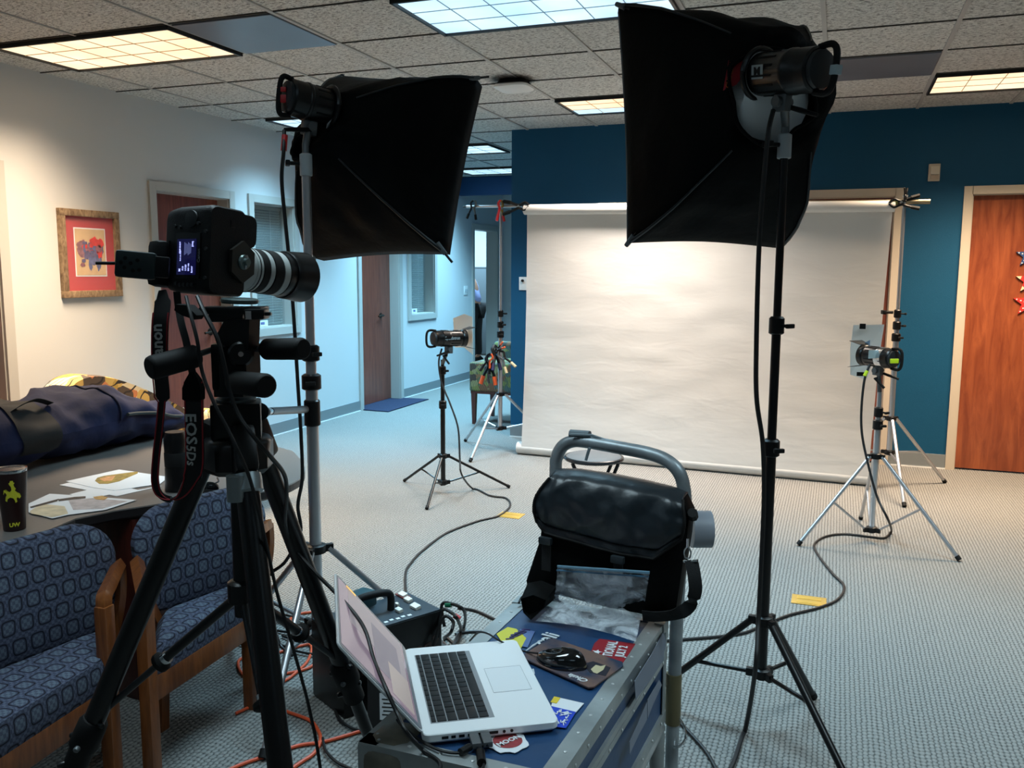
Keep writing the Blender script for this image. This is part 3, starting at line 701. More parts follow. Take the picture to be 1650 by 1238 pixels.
# left softbox
nL = V((.30, .86, -.40)).normalized()
ringL = at(530, 174, Y=2.70); nHL = V((.50, .85, -.12)).normalized()
plL = (at(508, 178, Y=2.66)+nL*.42, nL)
cornL = [at(552, 122, plane=plL), at(506, 416, plane=plL), at(714, 405, plane=plL), at(768, 126, plane=plL)]
sbl, sblc = softbox('black softbox on the silver stand, tilted down at upper centre left', ringL, nL, cornL, .125, .07, .05, at(512, 208, Y=2.70), at(491, 238, Y=2.67), .052, nHL, rods_out=.05, seed=5)
hL, up_, s_ = flash_head('black flash head with red tape at the rear of the left softbox', ringL, nHL, .062, .150, hoff=.6)
for k, (dx, dy) in enumerate(((0, 0), (-1, 14))):
    MB().box(ringL-nHL*.184+RR*.010+V((0, 0, .016-.030*k)), (.03, .012, .026 if k else .016), basis(RR), .003).build('red_tape', RED, hL)
# stand top brackets (grey sockets)
for c_, h_, px, lab_ in ((cR, hR, 2.85, 'R'), (cL, hL, 2.575, 'L')):
    zt = 1.87 if lab_ == 'R' else 1.84
    top = ringR-nHR*.10-V((0, 0, .09)) if lab_ == 'R' else ringL-nHL*.08-V((0, 0, .09))
    MB().prof((c_.x, c_.y, zt-.04), (c_.x, c_.y, 9), [(0, .019), (.002, .021), (.07, .021), (.074, .015)], 20).build('socket', mat('pale grey socket', (168, 174, 176), .45), h_)
    MB().tube([V((c_.x, c_.y, zt+.03)), V((c_.x, c_.y, zt+.06)), top], [.012, .012, .014], 10).build('bracket', GREYM, h_)
    knob(V((c_.x-.015, c_.y-.015, zt)), (-.8, -.6, 0), s=1.3).build('knob', BLKR, h_)
# small spotlights with paper snoots
def spot(label, c, n, r, L, top, stick, band=CHROME):
    t, up, s = flash_head(label, c, n, r, L)
    c = V(c); n = V(n).normalized()
    MB().prof(c-n*L*.50, c-n, [(0, r*1.02), (.001, r*1.05), (L*.25, r*1.05), (L*.251, r*1.02)], 32).build('front_band', band, t)
    # reflector barrel in front and barn-door like flags
    MB().prof(c, c+n, [(0, r*.98), (.006, r*1.06), (.012, r*1.06), (.03, r*1.1)], 32).build('reflector', BLKM, t)
    for q in (1, -1):
        a = c+n*.03+up*q*r*1.08
        MB().plate([a+s*r*.7, a-s*r*.7, a-s*r*.9+n*.06+up*q*.015, a+s*r*.9+n*.06+up*q*.015], up*.002).build('barn_door', BLKM, t, False)
    MB().tube([c-n*L*.5-up*(r+.03), top], .012, 10).build('swivel_post', GREYM, t)
    hd = (-n*.4-V((0, 0, 1))*.8+s*.3).normalized()
    a = c-n*L*.5-up*(r+.06); MB().tube([a, a-V((.02, .02, .0)), a-V((-.03, .04, .05))], .007, 8).build('lock_lever', BLKR, t)
    return t, up, s
n2 = V((.62, .78, -.02)).normalized(); c2_ = at(742, 545, Y=5.24)
sp2, u2_, s2_ = spot('small chrome and black spotlight on the low black stand', c2_, n2, .052, .19, V((cS2.x, cS2.y, .87)), None, BLKM)
_v = (V((0, 0, EYE))-c2_); _v = (_v-_v.dot(n2)*n2).normalized(); _u = _v.cross(n2) if _v.cross(n2).z > 0 else -_v.cross(n2)
text('Speedotron', .030, c2_-n2*.085+_v*.0535, n2, _u, mat('silver print', (150, 160, 162), .4), sp2, off=.0008, sx=.75)
MB().box(c2_-n2*.09+u2_*.050, (.05, .03, .006), basis(n2, z=u2_)).build('white_tape', PAPER, sp2)
pc = at(762, 552, Y=5.36)
pp = [at(730, 513, Y=5.40), at(748, 506, Y=5.38), at(761, 511, Y=5.36), at(762, 572, Y=5.34), at(748, 560, Y=5.36), at(733, 560, Y=5.40)]
tp = MB().plate(pp, (.0, .002, 0)).build('paper_flag', mat('translucent tracing paper', (226, 222, 214), .6), smooth=False); tag(tp, 'white paper flag taped to the front of the left spotlight', 'paper flag')
n3 = V((-.72, .69, .02)).normalized(); c3_ = at(1398, 573, Y=5.18)
sp3, u3_, s3_ = spot('small spotlight with neon green tag in front of the paper', c3_, n3, .054, .17, V((cS3.x, cS3.y, .82)), None)
MB().box(at(1441, 582, Y=4.97), (.045, .012, .024), RotZ(.5), .003).build('neon_tag', mat('neon green tag', (200, 225, 30), .5), sp3)
MB().box(at(1407, 571, Y=5.06), (.06, .003, .045), RotZ(.7)).build('foil_label', mat('silver label', (176, 196, 200), .35, .3), sp3)
pp = [at(1375, 524, Y=5.34), at(1425, 523, Y=5.29), at(1419, 560, Y=5.29), at(1408, 580, Y=5.30), at(1396, 612, Y=5.32), at(1370, 604, Y=5.36), at(1370, 560, Y=5.35)]
tp = thing('paper_flag', 'white paper flag clipped around the front of the right spotlight', 'paper flag', pp[0])
MB().plate(pp, (0, .002, 0)).build('sheet', MATS['translucent tracing paper'], tp, False)
MB().box(at(1390, 526, Y=5.30), (.032, .004, .03)).build('black_tape', BLK, tp)
MB().box(at(1388, 603, Y=5.29), (.05, .008, .022)).build('binder_clip', BLK, tp)
pp = [at(1386, 556, Y=5.24), at(1402, 548, Y=5.22), at(1400, 592, Y=5.22), at(1384, 580, Y=5.25)]
MB().plate(pp, (0, .003, 0)).build('blue_gel', mat('blue grey gel', (132, 156, 180), .4), tp, False)
# ================================================================== CLAMPS
def clamp(label, p, d, side, L, m1, m2, tipm, group='spring clamps'):
    "p pivot, d direction of handles, side = spread axis"
    p = V(p); d = V(d).normalized(); side = V(side); side = (side-side.dot(d)*d).normalized(); w = d.cross(side)
    t = thing('spring_clamp', label, 'clamp', p, group)
    for q, m in ((1, m1), (-1, m2)):
        pts = [p-d*L*.42+side*q*.004, p-d*L*.25+side*q*L*.16, p+side*q*.012, p+d*L*.3+side*q*L*.17, p+d*L*.62+side*q*L*.26]
        MB().tube(smooth_path(pts, 4), L*.055, 6, ry=1.5).build('jaw_arm', m, t)
        MB().tube([p+d*L*.36+side*q*L*.19, p+d*L*.66+side*q*L*.27], L*.075, 8, ry=1.3).build('grip', tipm, t)
    MB().cyl(p-w*.014, p+w*.014, .009, n=12).build('pivot', CHROME, t)
    return t
px = (1, 0, 0)
clamp('black clamp biting the left end of the paper roll', at(836, 333, Y=6.6), (-1, 0, -.05), (0, .3, 1), .20, BLKM, BLKM, BLKR)
clamp('black clamp biting the right end of the paper roll', at(1452, 327, Y=6.44), (1, 0, .03), (0, .3, 1), .17, BLKM, BLKM, BLKR)
clamp('grey clamp hanging from the far left end of the crossbar', at(762, 335, Y=6.63), (-.15, 0, -1), (1, .3, 0), .14, GREYM, BLKM, BLKR)
clamp('red tipped clamp on top of the left backdrop stand', at(806.5, 336, Y=6.6), (0, 0, -1), (.5, 1, 0), .15, mat('gold clamp', (150, 120, 50), .4, .5), RED, RED)
clamp('black clamp standing on top of the right backdrop stand', at(1459, 316, Y=6.42), (0, 0, 1), (.5, 1, 0), .08, BLKM, BLKM, BLKR)
clamp('orange handled clamp lowest in the cluster on the left backdrop stand', at(789, 590, Y=6.58), (-.05, -.1, -1), (1, .2, 0), .23, BLKM, BLKM, ORH)
clamp('orange jawed clamp at the left of the cluster on the backdrop stand', at(787, 582, Y=6.54), (-.3, -.1, -1), (1, .2, 0), .15, ORH, BLKM, BLKM)
clamp('dark clamp in the middle of the cluster with its jaws upward', at(798, 572, Y=6.60), (.15, -.1, -1), (.3, 1, 0), .19, BLKM, DGREY, mat('indigo grip', (40, 42, 84), .5))
clamp('silver handled clamp pointing right in the cluster on the backdrop stand', at(812, 578, Y=6.57), (.6, -.1, -.8), (1, .2, .6), .17, BLKM, GREYM, mat('beige grip', (190, 176, 140), .5))
clamp('red tipped clamp at the top of the cluster on the backdrop stand', at(803, 563, Y=6.59), (.6, -.1, .5), (.3, .2, 1), .10, BLKM, BLKM, ORH)
clamp('steel clamp hidden low in the middle of the cluster', at(784, 600, Y=6.6), (-.2, 0, -1), (1, .2, 0), .13, GREYM, GREYM, GREYM)
# small black clamp on the right backdrop stand collar
knob(V((cBR.x-.03, cBR.y-.03, 1.22)), (-1, -.2, 0), s=2).build('lock_arm', BLKR, bpy.data.objects['light_stand.003'])
# ================================================================== ROAD CASE ON CART
CT = .65
cBLc, cBRc = V((-.730, 2.035, CT)), V((-.350, 2.030, CT)); cFLc, cFRc = V((-.762, 1.275, CT)), V((-.396, 1.270, CT))
cu_, cv_ = (cBRc-cBLc).normalized(), (cFLc-cBLc).normalized()
t = thing('road_case', 'blue road case with riveted galvanised edges and stickers, laptop on top', 'case', (-.56, 1.65, .385))
CB = .385
def casept(a, b, z): return cBLc.lerp(cBRc, a).lerp(cFLc.lerp(cFRc, a), b) + V((0, 0, z-CT))
ins = .004
g = MB().loft([[casept(.01, .005, z), casept(.99, .005, z), casept(.99, .995, z), casept(.01, .995, z)] for z in (CB+.004, CT-.0015)])
g.build('body', BLUEP, t, False)
def strip(a, b, w1, n1, w2, n2, name='edge_trim', m=GALV):
    "L angle along a->b: flange w1 along n1, flange w2 along n2"
    n1, n2 = V(n1), V(n2); th = .0022
    o_ = n1.cross(n2)
    pr = [V((0, 0, 0)), n1*w1, n1*w1-n2*th*-1*0+(-n2)*0]
    out1 = -n2; 
    pts = [V((0,0,0)), n1*w1, n1*w1+n2*th, n1*th+n2*th, n1*th+n2*w2, n2*w2]
    return MB().plate([V(a)+q for q in pts], V(b)-V(a)).build(name, m, t, False)
U_, V_, Dn = cu_, cv_, V((0, 0, -1))
lift = V((0, 0, .001))
rv = None
def rivet(p, n, par):
    global rv
    n = V(n).normalized()
    if rv is None:
        rv = MB().prof((0, 0, 0), (0, 0, 1), [(0, .0038), (.001, .0035), (.0018, .002), (.002, .0005)], 10).build('rivet', mat('bright rivet', (196, 200, 200), .35, .3), par)
        o = rv
    else: o = rv.copy(); C.objects.link(o); o.parent = par
    o.matrix_parent_inverse = Matrix.Translation(-t.location) if par is t else Matrix()
    o.matrix_basis = Matrix.Translation(p) @ n.to_track_quat('Z', 'Y').to_matrix().to_4x4()
# top edges
e1 = strip(casept(1, 0, CT)+lift+cu_*.001, casept(1, 1, CT)+lift+cu_*.001, .036, -cu_, .034, Dn)
e2 = strip(casept(0, 0, CT)+lift-cu_*.001, casept(0, 1, CT)+lift-cu_*.001, .036, cu_, .034, Dn)
e3 = strip(casept(0, 1, CT)+lift+cv_*.001, casept(1, 1, CT)+lift+cv_*.001, .036, -cv_, .034, Dn)
e4 = strip(casept(0, 0, CT)+lift-cv_*.001, casept(1, 0, CT)+lift-cv_*.001, .036, cv_, .034, Dn)
for k in range(11):
    f = (k+.5)/11; rivet(casept(1, f, CT+.0012)-cu_*.018, (0, 0, 1), e1); rivet(casept(0, f, CT+.0012)+cu_*.018, (0, 0, 1), e2)
    rivet(casept(1, f, CT-.02)+cu_*.0012, cu_, e1)
for k in range(6): rivet(casept((k+.5)/6, 1, CT+.0012)-cv_*.018, (0, 0, 1), e3)
# seam profile, bottom trim and uprights
for z0, z1, nm in ((.566, .580, 'lid_seam'), (.548, .5635, 'base_seam'), (CB, CB+.03, 'bottom_trim')):
    g = MB()
    g.loft([[casept(0, 0, z)-cu_*.003-cv_*.003, casept(1, 0, z)+cu_*.003-cv_*.003, casept(1, 1, z)+cu_*.003+cv_*.003, casept(0, 1, z)-cu_*.003+cv_*.003] for z in (z0, z1)])
    o = g.build(nm, GALV, t, False)
    if nm != 'lid_seam':
        for k in range(9): rivet(casept(1, (k+.5)/9, (z0+z1)/2)+cu_*.004, cu_, o)
for a, b in ((0, 0), (1, 0), (0, 1), (1, 1)):
    sx, sy = (cu_ if a == 0 else -cu_), (cv_ if b == 0 else -cv_)
    pts = [V((0, 0, 0)), sx*.028, sx*.028+sy*.002, sx*.002+sy*.002, sx*.002+sy*.028, sy*.028]
    MB().plate([casept(a, b, CB)-sx*.0015-sy*.0015+q for q in pts], (0, 0, CT-CB-.004)).build('corner_trim', GALV, t, False)
# ball corners
for a, b in ((0, 1), (1, 1), (1, 0), (0, 0)):
    sx, sy = (cu_ if a == 0 else -cu_), (cv_ if b == 0 else -cv_); p = casept(a, b, CT)
    g = MB(); big = .085 if (a, b) == (0, 1) else .05
    Q = basis(sx, z=(0, 0, 1)); sgn = 1 if Q.col[1].dot(sy) > 0 else -1
    def shell(uu, vv):
        th = uu*math.pi/2; ph = vv*math.pi/2
        d = -sx*math.cos(th)*math.cos(ph)-sy*math.sin(th)*math.cos(ph)+V((0, 0, 1))*math.sin(ph)
        r = .02 if (a, b) == (0, 1) else .012
        return p+sx*r*.8+sy*r*.8-V((0, 0, r*.75))+d*r*1.05
    def slab(c0, e, f, nrm, w, h): return MB()
    g.grid(shell, 8, 8)
    # three rounded legs of the corner
    for q1, q2, nn in ((sx, sy, V((0, 0, 1))), (sx, V((0, 0, -1)), -sy), (sy, V((0, 0, -1)), -sx)):
        pts = [q1*0+q2*0, q1*big, q1*big*.96+q2*big*.45, q1*big*.55+q2*big*.55, q1*big*.45+q2*big*.96, q2*big]
        base = p+nn*.0035 - (q1+q2)*.003
        g.plate([base+q for q in pts], nn*-.003)
    if (a, b) == (0, 1):
        g = MB(); g.box(p+sx*.046+sy*.050-V((0, 0, .050)), (.104, .112, .108), basis(cu_, z=(0, 0, 1)), .036)
    g.build('corner_cap', WORN if (a, b) == (0, 1) else GALV, t)
# cart: galvanised platform and upright handle --------------------------------------------------
t2 = thing('hand_cart', 'galvanised cart with bent steel tube handle behind the blue road case', 'cart', (-.56, 1.66, 0))
g = MB()
for a in (.04, .96): g.cyl(casept(a, -.02, CB-.025), casept(a, 1.02, CB-.025), .016)
for b in (.04, .5, .96): g.cyl(casept(.04, b, CB-.025), casept(.96, b, CB-.025), .013)
g.build('frame', GALV, t2)
hY = 2.085
hp = [V((-.336, 2.075, .20)), V((-.333, 2.075, .66)), at(1103, 830, Y=2.07), at(1101, 782, Y=2.07), at(1091, 757, Y=2.07), at(1072, 741, Y=2.08), at(1045, 731, Y=2.09), at(1000, 722, Y=2.10), at(950, 713, Y=2.12), at(925, 711, Y=2.13), at(907, 719, Y=2.13), at(897, 738, Y=2.13), at(895, 770, Y=2.13), V((-.672, 2.13, .66)), V((-.675, 2.13, .36))]
MB().tube(smooth_path(hp, 6), .0165, 16).build('handle', STEEL, t2)
MB().prof(V((-.336, 2.075, .36)), V((-.336, 2.075, .52)), [(0, .0185), (.003, .0195), (.13, .0195), (.133, .0185)], 18).build('sleeve', mat('brass toned sleeve', (120, 112, 84), .45, .6), t2)
MB().tube([hp[8]+V((0, 0, .018)), hp[9]+V((-.01, 0, .018))], .012, 8).build('tape_wrap', mat('grey gaffer tape', (110, 122, 128), .6), t2)
g = MB(); a = at(922, 708, Y=2.11); g.tube([a+V((-.004, 0, .012)), a+V((.05, 0, .014)), a+V((.11, 0, -.002))], .0035, 6); g.tube([at(950, 722, Y=2.10), at(946, 735, Y=2.10), at(944, 742, Y=2.10)], .004, 6)
g.build('torn_tape', mat('torn grey tape', (120, 132, 138), .6), t2)
for a, b in ((.07, .05), (.96, .0), (.07, .95), (.93, .95)):
    p = casept(a, b, 0); p.z = 0; w_ = .055
    c = thing_ = MB().prof(p+V((-.014, 0, w_)), p+V((1, 0, w_)), [(0, w_*.8), (.004, w_), (.024, w_), (.028, w_*.8)], 24).build('caster', BLKR, t2)
    MB().plate([p+V((-.024, -.03, w_)), p+V((-.024, .03, w_)), p+V((-.024, .035, .2)), p+V((-.024, -.035, .2))], (.004, 0, 0)).build('fork', GALV, c, False)
    MB().plate([p+V((.02, -.03, w_)), p+V((.02, .03, w_)), p+V((.02, .035, .2)), p+V((.02, -.035, .2))], (.004, 0, 0)).build('fork', GALV, c, False)
    MB().cyl(p+V((0, 0, .2)), p+V((0, 0, .35)), .018).box(p+V((0, 0, .2)), (.09, .09, .008)).build('stem', GALV, c)
MB().tube(smooth_path([at(1092, 1155, Y=2.07), at(1102, 1170, Y=2.07), at(1104, 1190, Y=2.05), at(1096, 1202, Y=2.05), at(1086, 1205, Y=2.06)]), .003, 6).build('retaining_pin', CHROME, t2)
# stickers
def sticker(label, pts, m, name='sticker', h=.0018, th=.0006, cat='sticker'):
    o = MB().plate([at(x, y, Z=CT+h-.0008) for x, y in pts], (0, 0, th)).build(name, m, t, False); o['label'] = label; return o
def onz(x, y, h=.0024): return at(x, y, Z=CT+h)
sticker('yellow and purple sticker', [(800, 1022), (818, 1011), (832, 1014), (848, 1029), (838, 1048), (812, 1040)], mat('yellow sticker', (206, 200, 50), .5), h=.002)
g = MB(); 
for q in range(4):
    a = onz(815+q*6, 1030-q*3, .003); g.tube(smooth_path([a, a+V((.014, .012, 0)), a+V((.004, .026, 0)), a+V((.022, .03, 0))], 4), .0025, 5)
for v_ in g.b.verts: v_.co.z = min(v_.co.z, CT+.0036)
g.build('sticker_print', mat('purple ink', (60, 50, 100), .6), t)
sticker('pale blue tape patch', [(838, 1014), (862, 1018), (850, 1044), (832, 1040)], mat('worn pale tape', (86, 110, 158), .6))
sticker('red event sticker', [(958, 1037), (966, 1030), (1024, 1038), (1003, 1070), (950, 1056)], mat('red sticker', (148, 34, 44), .5), h=.002)
rdir = (onz(990, 1030)-onz(976, 1062)).normalized(); rup = (onz(960, 1050)-onz(1000, 1060)).normalized()
text('TIONAL', .030, onz(984, 1046, .0034), rdir, rup, PAPER, t, off=.0006, sx=.75); text('JULY 2', .027, onz(1002, 1050, .0034), rdir, rup, PAPER, t, off=.0006, sx=.75)
sc = onz(962, 1051, .0034); MB().plate([sc+V((math.sin(math.pi*q/5)*(.012 if q % 2 == 0 else .005), math.cos(math.pi*q/5)*(.012 if q % 2 == 0 else .005), 0)) for q in range(10)], (0, 0, .0005)).build('white_star', PAPER, t, False)
sticker('white and blue torn sticker', [(893, 1123), (941, 1134), (925, 1152), (888, 1138)], PAPER, h=.002)
sticker('yellow corner', [(893, 1123), (903, 1125), (897, 1134), (887, 1132)], mat('yellow print', (226, 196, 50), .5), h=.003)
bs = sticker('blue scribbled print', [(886, 1138), (928, 1148), (912, 1174), (894, 1172), (880, 1150)], mat('bright blue print', (30, 66, 190), .5), h=.0024)
g = MB(); random.seed(3)
for q in range(16):
    x, y = random.uniform(890, 916), random.uniform(1146, 1166); a = onz(x, y, .0034)
    g.tube(smooth_path([a, a+V((random.uniform(-.009, .009), random.uniform(-.009, .009), 0)), a+V((random.uniform(-.012, .012), random.uniform(-.012, .012), 0))], 4), .0011, 5)
g.build('white_scratches', PAPER, t)
el = [(818+33*math.cos(a)*(1+.08*math.sin(5*a)), 1197+17*math.sin(a)*(1+.1*math.sin(7*a))) for a in [2*math.pi*q/26 for q in range(26)]]
sticker('torn oval sticker', el, PAPER, h=.002)
sticker('red oval print', [(818+24*math.cos(a), 1194+12*math.sin(a)) for a in [2*math.pi*q/26 for q in range(26)]], mat('faded red print', (150, 54, 58), .6, var=.3, vscale=60), h=.0028)
text('MOON', .016, onz(820, 1194, .0036), (onz(835, 1187)-onz(805, 1200)), (onz(818, 1180)-onz(818, 1200)), PAPER, t, off=.0004)
text('cali', .055, onz(880, 1030, .003), (onz(900, 1018)-onz(868, 1040)), (onz(870, 1020)-onz(884, 1040)), mat('white paint pen', (200, 210, 216), .6), t, off=.001)
g = MB().tube([onz(846, 1050, .003), onz(860, 1040, .003), onz(872, 1032, .003)], [.001, .003, .001], 5).build('white_stroke', MATS['white paint pen'], t)
sticker('white paint letter', [(853, 1080), (860, 1078), (862, 1086), (855, 1089), (851, 1085)], MATS['white paint pen'])
# grey tape remnants on the right side face
pn = (casept(1, 0, CT)+cu_*.0006, cu_)
for k, pts in enumerate(([(1068, 1020), (1073, 1030), (1070, 1062), (1048, 1096), (1024, 1128), (1022, 1098), (1046, 1060)], [(1062, 1096), (1066, 1104), (1050, 1140), (1043, 1158), (1043, 1128)], [(1042, 1132), (1042, 1160), (1030, 1182), (1014, 1216), (1014, 1196), (1026, 1170)])):
    o = MB().plate([at(x, y, plane=pn) for x, y in pts], cu_*.0008).build('tape_remnant', mat('grey tape residue', (122, 132, 148), .6), t, False)
# ------------------------------------------------------------------ laptop
LZ = CT+.003
lu, lv = V((.53890, -.84237, 0)), V((.84237, .53890, 0)); lc = V((-.6405, 1.52025, 0))
def lp_(a, b, z=0): return lc+lu*a+lv*b+V((0, 0, LZ+z))
t = thing('laptop', 'open silver laptop with black keys on the blue road case', 'laptop', lp_(0, 0))
LR = basis(lu, z=(0, 0, 1))
def rrect(a, b, r, z, fn, n=5):
    out = []
    for sx, sy, s0 in ((1, 1, 0), (-1, 1, 1), (-1, -1, 2), (1, -1, 3)):
        for k in range(n+1):
            th = math.pi/2*(s0+k/n); out.append(fn(sx*(a-r)+r*math.cos(th), sy*(b-r)+r*math.sin(th), z))
    return out
g = MB().loft([rrect(.176, .118, .010, 0, lp_), rrect(.182, .1245, .013, .006, lp_), rrect(.182, .1245, .013, .0175, lp_), rrect(.1805, .123, .012, .019, lp_)])
g.build('base', ALUM, t)
# keyboard well + keys
MB().box(lp_(0, -.047, .0191), (.288, .118, .0006), LR).build('keyboard_well', mat('key well', (150, 154, 158), .5, .3), t, False)
# rows from hinge (function row) to space bar; u: +a is user's ... user sits at +v looking to the hinge, so user's left is -lu?
KB = mat('black key', (16, 17, 19), .45)
keyproto = {}
def key(a0, a1, b0, b1):
    w, h = round(a1-a0-.0022, 4), round(b1-b0-.0022, 4)
    if (w, h) not in keyproto:
        o = MB().box((0, 0, 0), (w, h, .0022), bev=.0008).build('key', KB, t); keyproto[(w, h)] = o
    else: o = keyproto[(w, h)].copy(); C.objects.link(o); o.parent = t
    o.matrix_parent_inverse = Matrix.Translation(-t.location)
    o.matrix_basis = Matrix.Translation(lp_((a0+a1)/2, (b0+b1)/2, .0203)) @ LR.to_4x4()
rows = [(.0, .0105, [1]*14), (.0105, .0195, [1]*13+[1.5]), (.03, .0195, [1.5]+[1]*13), (.0495, .0195, [1.75]+[1]*11+[1.75]), (.069, .0195, [2.25]+[1]*10+[2.25]), (.0885, .0195, [1, 1, 1, 1.25, 5, 1.25, 1, 1, 1, 1])]
sgn = -1 if (lv.cross(V((0, 0, 1)))).dot(lu) < 0 else 1
for b0, h, ws in rows:
    tot = sum(ws); a = -.142
    for w in ws:
        wa = .284*w/tot; A0, A1 = (a, a+wa)
        # user faces the hinge (-v); user's right is +... flip so that the wide keys fall as in the photograph
        if True: A0, A1 = -A1, -A0
        key(A0, A1, -.105+b0, -.105+b0+h); a += wa
MB().box(lp_(0, .066, .0191), (.105, .076, .0005), LR).build('trackpad', mat('trackpad silver', (228, 233, 236), .4, .1), t, False)
MB().tube([lp_(.0525*i, .066+.038*j, .0193) for i, j in ((1, 1), (1, -1), (-1, -1), (-1, 1), (1, 1))], .0004, 4).build('trackpad_gap', mat('gap grey', (130, 136, 140), .5), t)
for k, (a, w) in enumerate(((-.085, .012), (-.07, .008), (-.055, .010), (-.038, .012), (-.022, .012), (-.002, .026))):
    MB().box(lc+lu*.1822+lv*a+V((0, 0, LZ+.011)), (.001, w, .005), basis(lu, z=(0, 0, 1))).build('port', BLK, t, False)
for a in (.022, .036): MB().cyl(lc+lu*.1815+lv*a+V((0, 0, LZ+.011)), lc+lu*.1828+lv*a+V((0, 0, LZ+.011)), .0028).build('audio_jack', BLK, t)
# lid
bt = math.radians(129); ld = V((0, 0, 1))*math.sin(bt)+lv*math.cos(bt); ln = lu.cross(ld)
if ln.dot(lv) < 0: ln = -ln
h0 = lc-lv*.118+V((0, 0, LZ+.017))
def ll(a, b, z=0): return h0+lu*a+ld*b+ln*z
g = MB().loft([rrect(.180, .1135, .012, -.0045, lambda a, b, z: ll(a, b+.1225, z)), rrect(.182, .1155, .013, -.002, lambda a, b, z: ll(a, b+.1225, z)), rrect(.182, .1155, .013, 0.0, lambda a, b, z: ll(a, b+.1225, z))])
lid = g.build('lid', ALUM, t)
MB().loft([rrect(.178, .1115, .010, 0, lambda a, b, z: ll(a, b+.1225, .0006)), rrect(.178, .1115, .010, 0, lambda a, b, z: ll(a, b+.1225, .0010))]).build('bezel', mat('screen bezel grey', (120, 126, 134), .25), lid)
MB().box(ll(0, .126, .0013), (.331, .207, .0006), basis(lu, z=ln)).build('screen', SCREEN, lid, False)
for q, (a0, a1, b0, b1) in enumerate(((-.16, .02, .03, .2), (-.1, .1, .05, .13), (.02, .15, .03, .09))):
    MB().box(ll((a0+a1)/2, (b0+b1)/2, .0018+q*.0003), (a1-a0, b1-b0, .0002), basis(lu, z=ln)).build('window_image', mat('screen patch %d' % q, ((124, 116, 120), (96, 92, 102), (138, 128, 124))[q], .3, emit=((118, 112, 118), (92, 88, 100), (130, 122, 120))[q], estr=.7), lid, False)
MB().box(ll(-.16, .19, .003), (.010, .03, .0002), basis(lu, z=ln)).build('yellow_icon', mat('icon yellow', (226, 180, 90), .4, emit=(226, 180, 90), estr=.7), lid, False)
MB().cyl(lc-lv*.121-lu*.15+V((0, 0, LZ+.012)), lc-lv*.121+lu*.15+V((0, 0, LZ+.012)), .0065).build('hinge', BLK, t)
# plugs in the near side of the laptop
for k, (a, c) in enumerate(((-.022, 0), (-.002, 1))):
    p = lc+lu*.184+lv*(a-.012)+V((0, 0, LZ+.010)); q = p+lu*.035
    plugs = globals().setdefault('plugs', []); plugs.append(((p+q)/2).copy())
q0 = lc+lu*.219+lv*-.034+V((0, 0, LZ+.010)); q1 = lc+lu*.219+lv*-.014+V((0, 0, LZ+.010))
cz = CT+.007
uc1 = cord('usb_cable', [q0, at(765, 1200, Z=cz), at(750, 1212, Z=cz), at(725, 1213, Z=cz), at(700, 1206, Z=cz), at(672, 1190, Z=cz), at(650, 1172, Z=cz), at(640, 1160, Z=cz+.003)], .0028, CORD, 'black cable looping from the laptop plug to the rear left')
MB().cyl(at(757, 1204, Z=cz+.003), at(742, 1213, Z=cz+.003), .007).build('ferrite_bead', BLK, uc1)
uc2 = cord('usb_cable', [q1, at(774, 1205, Z=cz), at(775, 1222, Z=cz), at(776, 1240, Z=cz), V((-.55, 1.20, CT+.0))], .0028, CORD, 'black cable running from the laptop plug over the front edge')
MB().cyl(at(774, 1212, Z=cz+.003), at(776, 1230, Z=cz+.003), .008).build('ferrite_bead', BLK, uc2)
for pc_, par_ in zip(plugs, (uc1, uc2)): MB().box(pc_, (.036, .017, .010), basis(lu, z=(0, 0, 1)), .002).build('plug', mat('grey plug', (84, 86, 88), .5), par_)
# mousepad + mouse
ZP = CT+.0035
pad = [at(x, y, Z=ZP) for x, y in ((893, 1031), (1003, 1069), (1004, 1075), (957, 1109), (948, 1110), (846, 1064), (845, 1056), (884, 1031))]
mp_ = NT('mouse pad print', .7); nz = mp_.n('TexNoise', {'Vector': mp_.tc, 'Scale': 9, 'Detail': 3}).outputs[0]
mp_.col(mp_.mix(mp_.rng(nz, .42, .56, 0, 1), c4((36, 50, 74)), c4((110, 86, 78))))
t = thing('mouse_pad', 'dark blue and brown mouse pad under the black mouse', 'mouse pad', pad[0])
MB().plate(pad, (0, 0, .003)).build('pad', mp_.m, t, False)
zz = ZP+.0034
MB().plate([at(x, y, Z=zz) for x, y in ((952, 1079), (960, 1072), (968, 1074), (976, 1072), (972, 1080), (962, 1086), (956, 1084))], (0, 0, .0004)).build('white_flower', mat('cream print', (196, 186, 150), .6), t, False)
MB().plate([at(x, y, Z=zz-.0002) for x, y in ((940, 1070), (956, 1066), (984, 1076), (976, 1090), (950, 1084))], (0, 0, .0004)).build('dark_patch', mat('dark print', (40, 40, 50), .6), t, False)
text('Chula', .020, at(932, 1093, Z=zz), at(912, 1085, Z=zz)-at(940, 1095, Z=zz), at(925, 1100, Z=zz)-at(930, 1085, Z=zz), PAPER, t, shear=.3, off=.0003)
ms = at(866, 1056, Z=ZP+.01); me_ = at(944, 1073, Z=ZP+.01); mc = (ms+me_)/2; md = (me_-ms).normalized(); mw = md.cross(V((0, 0, 1)))
t = thing('computer_mouse', 'glossy black corded mouse on the mouse pad', 'mouse', mc)
def msurf(uu, vv):
    a = uu*2*math.pi; ph = vv*math.pi/2; L, W_, H_ = .058, .031, .037
    ca = math.cos(a); x = math.cos(ph)**.55*ca*L; y = math.cos(ph)**.55*math.sin(a)*W_*(1-.12*math.cos(2*a)+.05*ca); z = math.sin(ph)*H_*(.82+.2*ca)
    return mc+md*x+mw*y+V((0, 0, z-.0065))
MB().grid(msurf, 36, 12).build('shell', mat('gloss black', (10, 12, 14), .12, coat=1), t)
